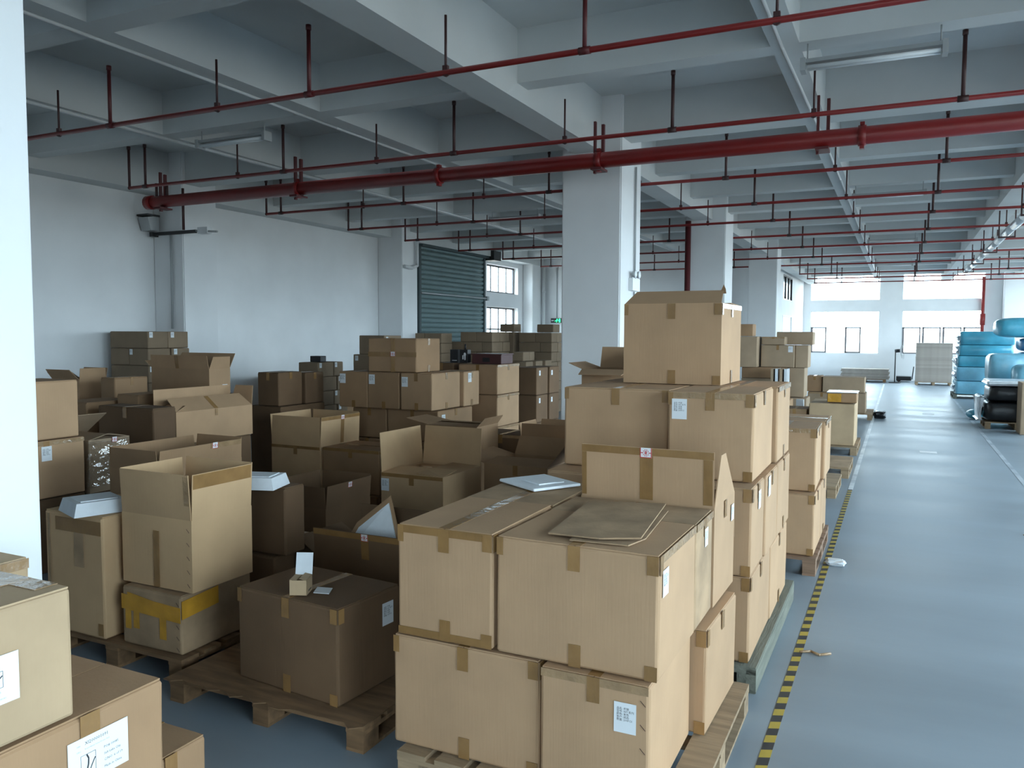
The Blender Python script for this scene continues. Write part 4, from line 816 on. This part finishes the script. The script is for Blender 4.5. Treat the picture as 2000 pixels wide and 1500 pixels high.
# small cartons in rows against the left wall
ROW = ['top', 'second', 'third', 'fourth', 'fifth', 'sixth', 'seventh', 'eighth']
def grid(what, group, x, y, h, rows, fronts, sides, m, zt, lab=0.0, d0=.4):
    """a pile of small cartons: fronts = widths seen from the front, sides = depths seen along the aisle side; layers counted from the top"""
    for k in range(rows):
        z = zt-h*(k+1); base = z < h*0.9
        fr = fronts[k % len(fronts)]; sd = sides[k % len(sides)]; xx = x; hh = h-.004
        if base: hh = z+h-.004; z = 0
        for i, w in enumerate(fr):
            pos = ('corner', 'middle', 'inner end')[min(i, 2)]
            carton('small carton, %s row, front %s of %s' % (ROW[k], pos, what), xx, y, z, w-.006, (sd[0] if i == 0 else d0)-.006, hh, 0, m, '', (('f', .12, .8, lab),) if lab and (i+k) % 2 else ((('r', .15, .8, lab),) if lab and i == 0 else ()), group=group, top=False, seam='y')
            xx -= w
        yy = y+sd[0]
        for j, dd in enumerate(sd[1:]):
            carton('small carton, %s row, %s along the side of %s' % (ROW[k], ('second', 'third', 'fourth')[j], what), x, yy+.02*(k % 2), z, fr[0]-.01, dd-.026, hh, 0, m, '', (('r', .2, .8, lab),) if lab else (), group=group, top=False)
            yy += dd
        if base: break
grid('the pile by the wall pilaster', 'small cartons by the wall pilaster', -9.79, 8.2, .25, 7, [[.8], [.40, .40]], [[.36, .40], [.40, .36]], 'card4', 1.91, .06)
grid('the low pile right of the pilaster', 'small cartons right of the pilaster', -8.75, 10.7, .245, 6, [[.42], [.40, .40]], [[.42, .28], [.5, .3]], 'card4', 1.40, .06)
grid('the pile behind the central stack', 'small cartons behind the central stack', -7.45, 10.75, .31, 6, [[.5], [.62]], [[.5], [.5]], 'card4', 1.86, .06)
grid('the long pile before the shutter', 'small cartons before the shutter', -8.45, 16.5, .232, 8, [[.42, .42], [.27, .5, .35]], [[.40, .52], [.55, .40]], 'card4', 1.93)
grid('the low pile before the shutter', 'small cartons low before the shutter', -9.45, 15.9, .232, 8, [[.45, .42], [.6, .3]], [[.5], [.5]], 'card4', 1.90)
grid('the pile under the exit sign', 'small cartons under the exit sign', -7.43, 17.6, .232, 8, [[.44, .42], [.30, .56]], [[.34, .32], [.38, .3]], 'card4', 1.92)
grid('the stepped middle pile', 'small cartons of the stepped pile', -7.15, 15.4, .2, 7, [[.27], [.27]], [[.33, .28], [.4, .25]], 'card4', 1.51)
grid('the stepped front pile', 'small cartons of the stepped pile', -6.98, 14.9, .195, 6, [[.36]], [[.3, .0001+.38, .38]], 'card4', 1.32) if False else None
carton('single small carton topping the pile under the exit sign', -7.40, 17.62, 1.925, .42, .4, .19, m='card4', tabs='', top=False)
carton('single small carton before the lower small window', -8.42, 17.6, 1.935, .38, .4, .19, m='card4', tabs='', top=False)
carton('carton under the single one before the lower small window', -8.42, 17.6, 0, .38, .4, 1.93, m='card4', tabs='', top=False)
for k in range(3): carton('small carton, %s of the three in the low stepped row' % ('first', 'second', 'third')[k], -6.85, 14.9+.5*k, 1.13, .26, .34, .19, m='card4', tabs='', top=False, group='low stepped row')
carton('long base carton under the low stepped row', -6.85, 14.85, 0, .26, 1.5, 1.125, m='carddarkshade', tabs='', top=False)
r, F = carton('dark carton with a dark taped face left of the central stack', -6.93, 7.72, .98, .34, .44, .42, m='carddarkshade', tabs='fr', group=g)
carton('second dark carton left of the central stack', -6.90, 8.19, .98, .36, .36, .40, m='carddarkshade', tabs='r', group=g)
carton('floor carton under the two dark ones left of the central stack', -6.90, 7.72, 0, .5, .85, .975, m='carddarkshade', tabs='', group=g)
o = MB().soft(.22, .16, .10, .01, 0, 0).build('black_case', 'black'); o.location = (-8.95, 10.95, 1.402); tag(o, 'little black case on the pile right of the pilaster', 'case')
sheet('dark flat cartons lying along the left wall', [(-10.3, 11.15), (-9.6, 11.15), (-9.6, 12.8), (-10.3, 12.8)], 0.0, 1.12, 'card2', 'flat_carton', 'flat carton')

# ---------------------------------------------------------------- the bale side of the aisle
def bale(label, x, y, z, w, d, h, m, rot=0, e=.35, amp=.03, group='blue film wrapped bales', seed=1, name='wrapped_bale'):
    rnd = random.Random(seed); n, k = 28, 14; b = MB(); vs = []; fs = []
    ph = [rnd.uniform(0, 6.28) for _ in range(6)]
    def sp(v, p): return math.copysign(abs(v)**p, v)
    for j in range(k+1):
        f = -math.pi/2+math.pi*j/k
        for i in range(n):
            t = 2*math.pi*i/n; q = 1+amp*(math.sin(3*t+ph[0]+2*f)*.5+math.sin(7*t+ph[1]-3*f)*.35+math.sin(11*t+ph[2]+5*f)*.3)
            vs.append((w/2*q*sp(math.cos(f), e)*sp(math.cos(t), e), d/2*q*sp(math.cos(f), e)*sp(math.sin(t), e), h/2+h/2*sp(math.sin(f), e)))
    for j in range(k):
        for i in range(n): fs.append((j*n+i, j*n+(i+1) % n, (j+1)*n+(i+1) % n, (j+1)*n+i))
    b.add(vs, fs, True); o = b.build(name, m); o.location = (x, y, z); o.rotation_euler.z = math.radians(rot); return tag(o, label, 'bale', group)
pallet('dark pallet under the tall pile of blue bales', 1.50, 2.95, 27.4, 29.0, h=.13, m='woodgreen')
zz = .132
for k, (hh, mm, nm) in enumerate(((.40, 'bluefilm2', 'lowest'), (.42, 'bluefilm2', 'second lowest'), (.33, 'bluefilm', 'middle'), (.32, 'bluefilm', 'second highest'), (.40, 'bluefilm', 'highest'))):
    bale(nm+' blue bale of the tall pile on the dark pallet', 2.25+.02*k, 28.15, zz, 1.42-.02*(k > 2), 1.5, hh, mm, e=.10, seed=k+3, amp=.02); zz += hh+.002
    o = MB().soft(.12, 1.2, .22, .04, .03, .08).build('film_tail', 'whitefilm'); o.parent = bpy.data.objects[[q.name for q in bpy.data.objects if q.get('label', '').startswith(nm+' blue bale')][0]]; o.location = (-.69, 0, .06)
pallet('pallet under the pale blue bales at the picture edge', 2.05, 3.6, 22.6, 24.0, h=.13, m='woodgreen')
bale('deep blue bale at the picture edge behind the pale ones', 3.3, 24.9, 0.0, 1.1, 1.2, .85, 'bluedark', e=.3, seed=21)
bale('second deep blue bale stacked at the picture edge', 3.35, 24.9, .852, 1.1, 1.2, .62, 'bluedark', e=.35, seed=22)
bale('crest of deep blue film bulging at the picture edge', 3.3, 24.9, 1.475, 1.0, 1.1, .36, 'bluedark', e=.5, seed=23)
bale('blue roll shaped bale topping the pile at the picture edge', 3.05, 24.9, 1.84, 1.55, .95, .52, 'bluefilm', e=.42, seed=24, rot=4)
bale('pale blue bale with pleated film end before the tall pile', 2.55, 23.2, .132, 1.0, 1.1, .60, 'bluefilm2', e=.3, seed=31)
bale('upper pale blue pleated bale before the tall pile', 2.45, 23.3, .735, .95, 1.0, .72, 'bluefilm2', e=.32, seed=32, amp=.035)
bale('round shouldered pale blue bale at the picture edge', 2.95, 21.95, .0, 1.0, 1.0, .68, 'bluefilm2', e=.35, seed=33)
bale('upper round shouldered pale blue bale at the picture edge', 2.85, 21.95, .685, .95, .95, .55, 'bluefilm2', e=.5, seed=34)
bale('flat blue film bag slumped on the floor by the black bundle', 1.78, 20.9, .0, .75, .55, .24, 'bluefilm', e=.75, seed=41, rot=18, name='film_bag', group='loose film bags')
pallet('pale pallet under the black wrapped bundle', 1.62, 2.75, 18.85, 19.95, m='wood')
bale('lower black plastic wrapped bundle on the pale pallet', 2.18, 19.4, .142, 1.12, 1.06, .40, 'blackfilm', e=.25, seed=51, group='black bundles')
bale('upper black plastic wrapped bundle on the pale pallet', 2.2, 19.42, .545, 1.08, 1.04, .33, 'blackfilm', e=.28, seed=52, group='black bundles')
o = MB().soft(1.1, 1.06, .10, .03, .02, .04).build('film_cover', 'whitefilm'); o.location = (2.19, 19.42, .878); tag(o, 'crinkled white film cover on the black bundles', 'film')
o = MB().soft(.09, .9, .5, .03, .04, .09).build('film_fold', 'whitefilm'); o.location = (1.53, 19.45, .15); tag(o, 'crumpled white film hanging at the side of the black bundles', 'film')
carton('greenish carton at the picture edge beside the black bundles', 2.75, 18.0, .0, .62, .6, 1.0, m='card3', tabs='f')
# panels, planks and the fan near the end wall
pallet('pallet under the tall stack of fibre panels', .58, 1.82, 34.25, 35.3, h=.12, m='wood')
PS = thing('panel_stack', 'tall neat stack of grey brown fibre panels before the end window', 'panel stack', (1.2, 34.78, .122))
q = None
for k in range(22):
    if q is None: q = MB().box(-.61, .61, -.5, .5, 0, .0662).build('panel', 'panel', PS)
    else: share(q, 'panel', PS, (random.uniform(-.004, .004), random.uniform(-.004, .004), .067*k))
pallet('pallet under the low pile of long boards', -2.0, -.45, 35.2, 36.3, h=.12, m='wooddark')
for k in range(7):
    o = MB().box(-.88, .88, -.5, .5, 0, .055).build('long_board', 'panel'); o.location = (-1.22+.03*math.sin(k*2.1), 35.75, .122+.058*k); o.rotation_euler.z = .02*math.sin(k*1.7); tag(o, 'long pale board, %s from the bottom of the low pile by the wall' % ORD[k], 'board', 'long boards by the end wall')
r = thing('pedestal_fan', 'black pedestal fan standing before the pier between the end windows', 'fan', (-.13, 35.3, 0))
MB().tube((0, 0, 0), (0, 0, .03), .22, 20).build('base', 'black', r); MB().tube((0, 0, .03), (0, 0, 1.22), .022, 10).build('pole', 'black', r)
mt = MB().tube((-.02, .02, 1.26), (.16, .0, 1.28), .07, 12).build('motor', 'black', r)
cg = MB()
for k in range(18):
    t = k*2*math.pi/18; cg.path([(.17, .05*math.cos(t), 1.28+.05*math.sin(t)), (.22, .30*math.cos(t), 1.28+.30*math.sin(t)), (.30, .33*math.cos(t), 1.28+.33*math.sin(t))], .004, 4)
for rr in (.12, .22, .33): 
    pp = [(.22 if rr < .3 else .30, rr*math.cos(t), 1.28+rr*math.sin(t)) for t in [k*2*math.pi/24 for k in range(25)]]; cg.path(pp, .004, 4)
cg.build('cage', 'steel', r)
for k in range(3):
    t = k*2*math.pi/3; MB().add([(.24, .03*math.cos(t), 1.28+.03*math.sin(t)), (.22, .28*math.cos(t-.35), 1.28+.28*math.sin(t-.35)), (.26, .28*math.cos(t+.35), 1.28+.28*math.sin(t+.35)), (.25, .03*math.cos(t), 1.285+.03*math.sin(t))], [(0, 1, 2), (2, 1, 0)]).build('blade', 'steel', r)
r = thing('pallet_truck', 'dark pallet truck parked low beside the panel stack', 'pallet truck', (.22, 36.3, 0))
MB().box(-.30, .25, -.3, .3, .06, .22).build('chassis', 'black', r); MB().tube((.28, 0, .1), (.33, 0, .62), .02, 8).build('tiller', 'black', r)
for s in (-1, 1): MB().tube((-.2, .2*s, .07), (-.2, .28*s, .07), .07, 12).build('wheel', 'rod', r)
# litter on the floor
o = MB().path([(0, 0, .008), (.06, .03, .01), (.11, .0, .008), (.17, .04, .012)], .008, 6).build('tape_scrap', 'cleartape'); o.location = (-.48, 4.98, 0); tag(o, 'twisted scrap of clear tape on the hazard stripe', 'scrap')
o = MB().soft(.14, .09, .05, .02, .01, .03).build('tape_ball', 'whitefilm'); o.location = (-.42, 7.05, 0); tag(o, 'crumpled ball of clear film by the reddish pallet', 'scrap')
o = MB().path([(0, 0, .006), (.08, .1, .006), (.2, .06, .012), (.26, -.04, .006)], .006, 6).build('film_scrap', 'cleartape'); o.location = (1.12, 8.9, 0); tag(o, 'thin loop of clear strapping on the open aisle floor', 'scrap')
sheet('white paper sheet lying on the aisle floor', [(.35, 14.5), (.6, 14.5), (.6, 14.72), (.35, 14.72)], .001, .002, 'paper', 'paper_sheet', 'paper')
sheet('small white scrap on the aisle floor toward the bales', [(.55, 21.6), (.8, 21.6), (.8, 21.9), (.55, 21.9)], .001, .002, 'paper', 'paper_scrap', 'paper')
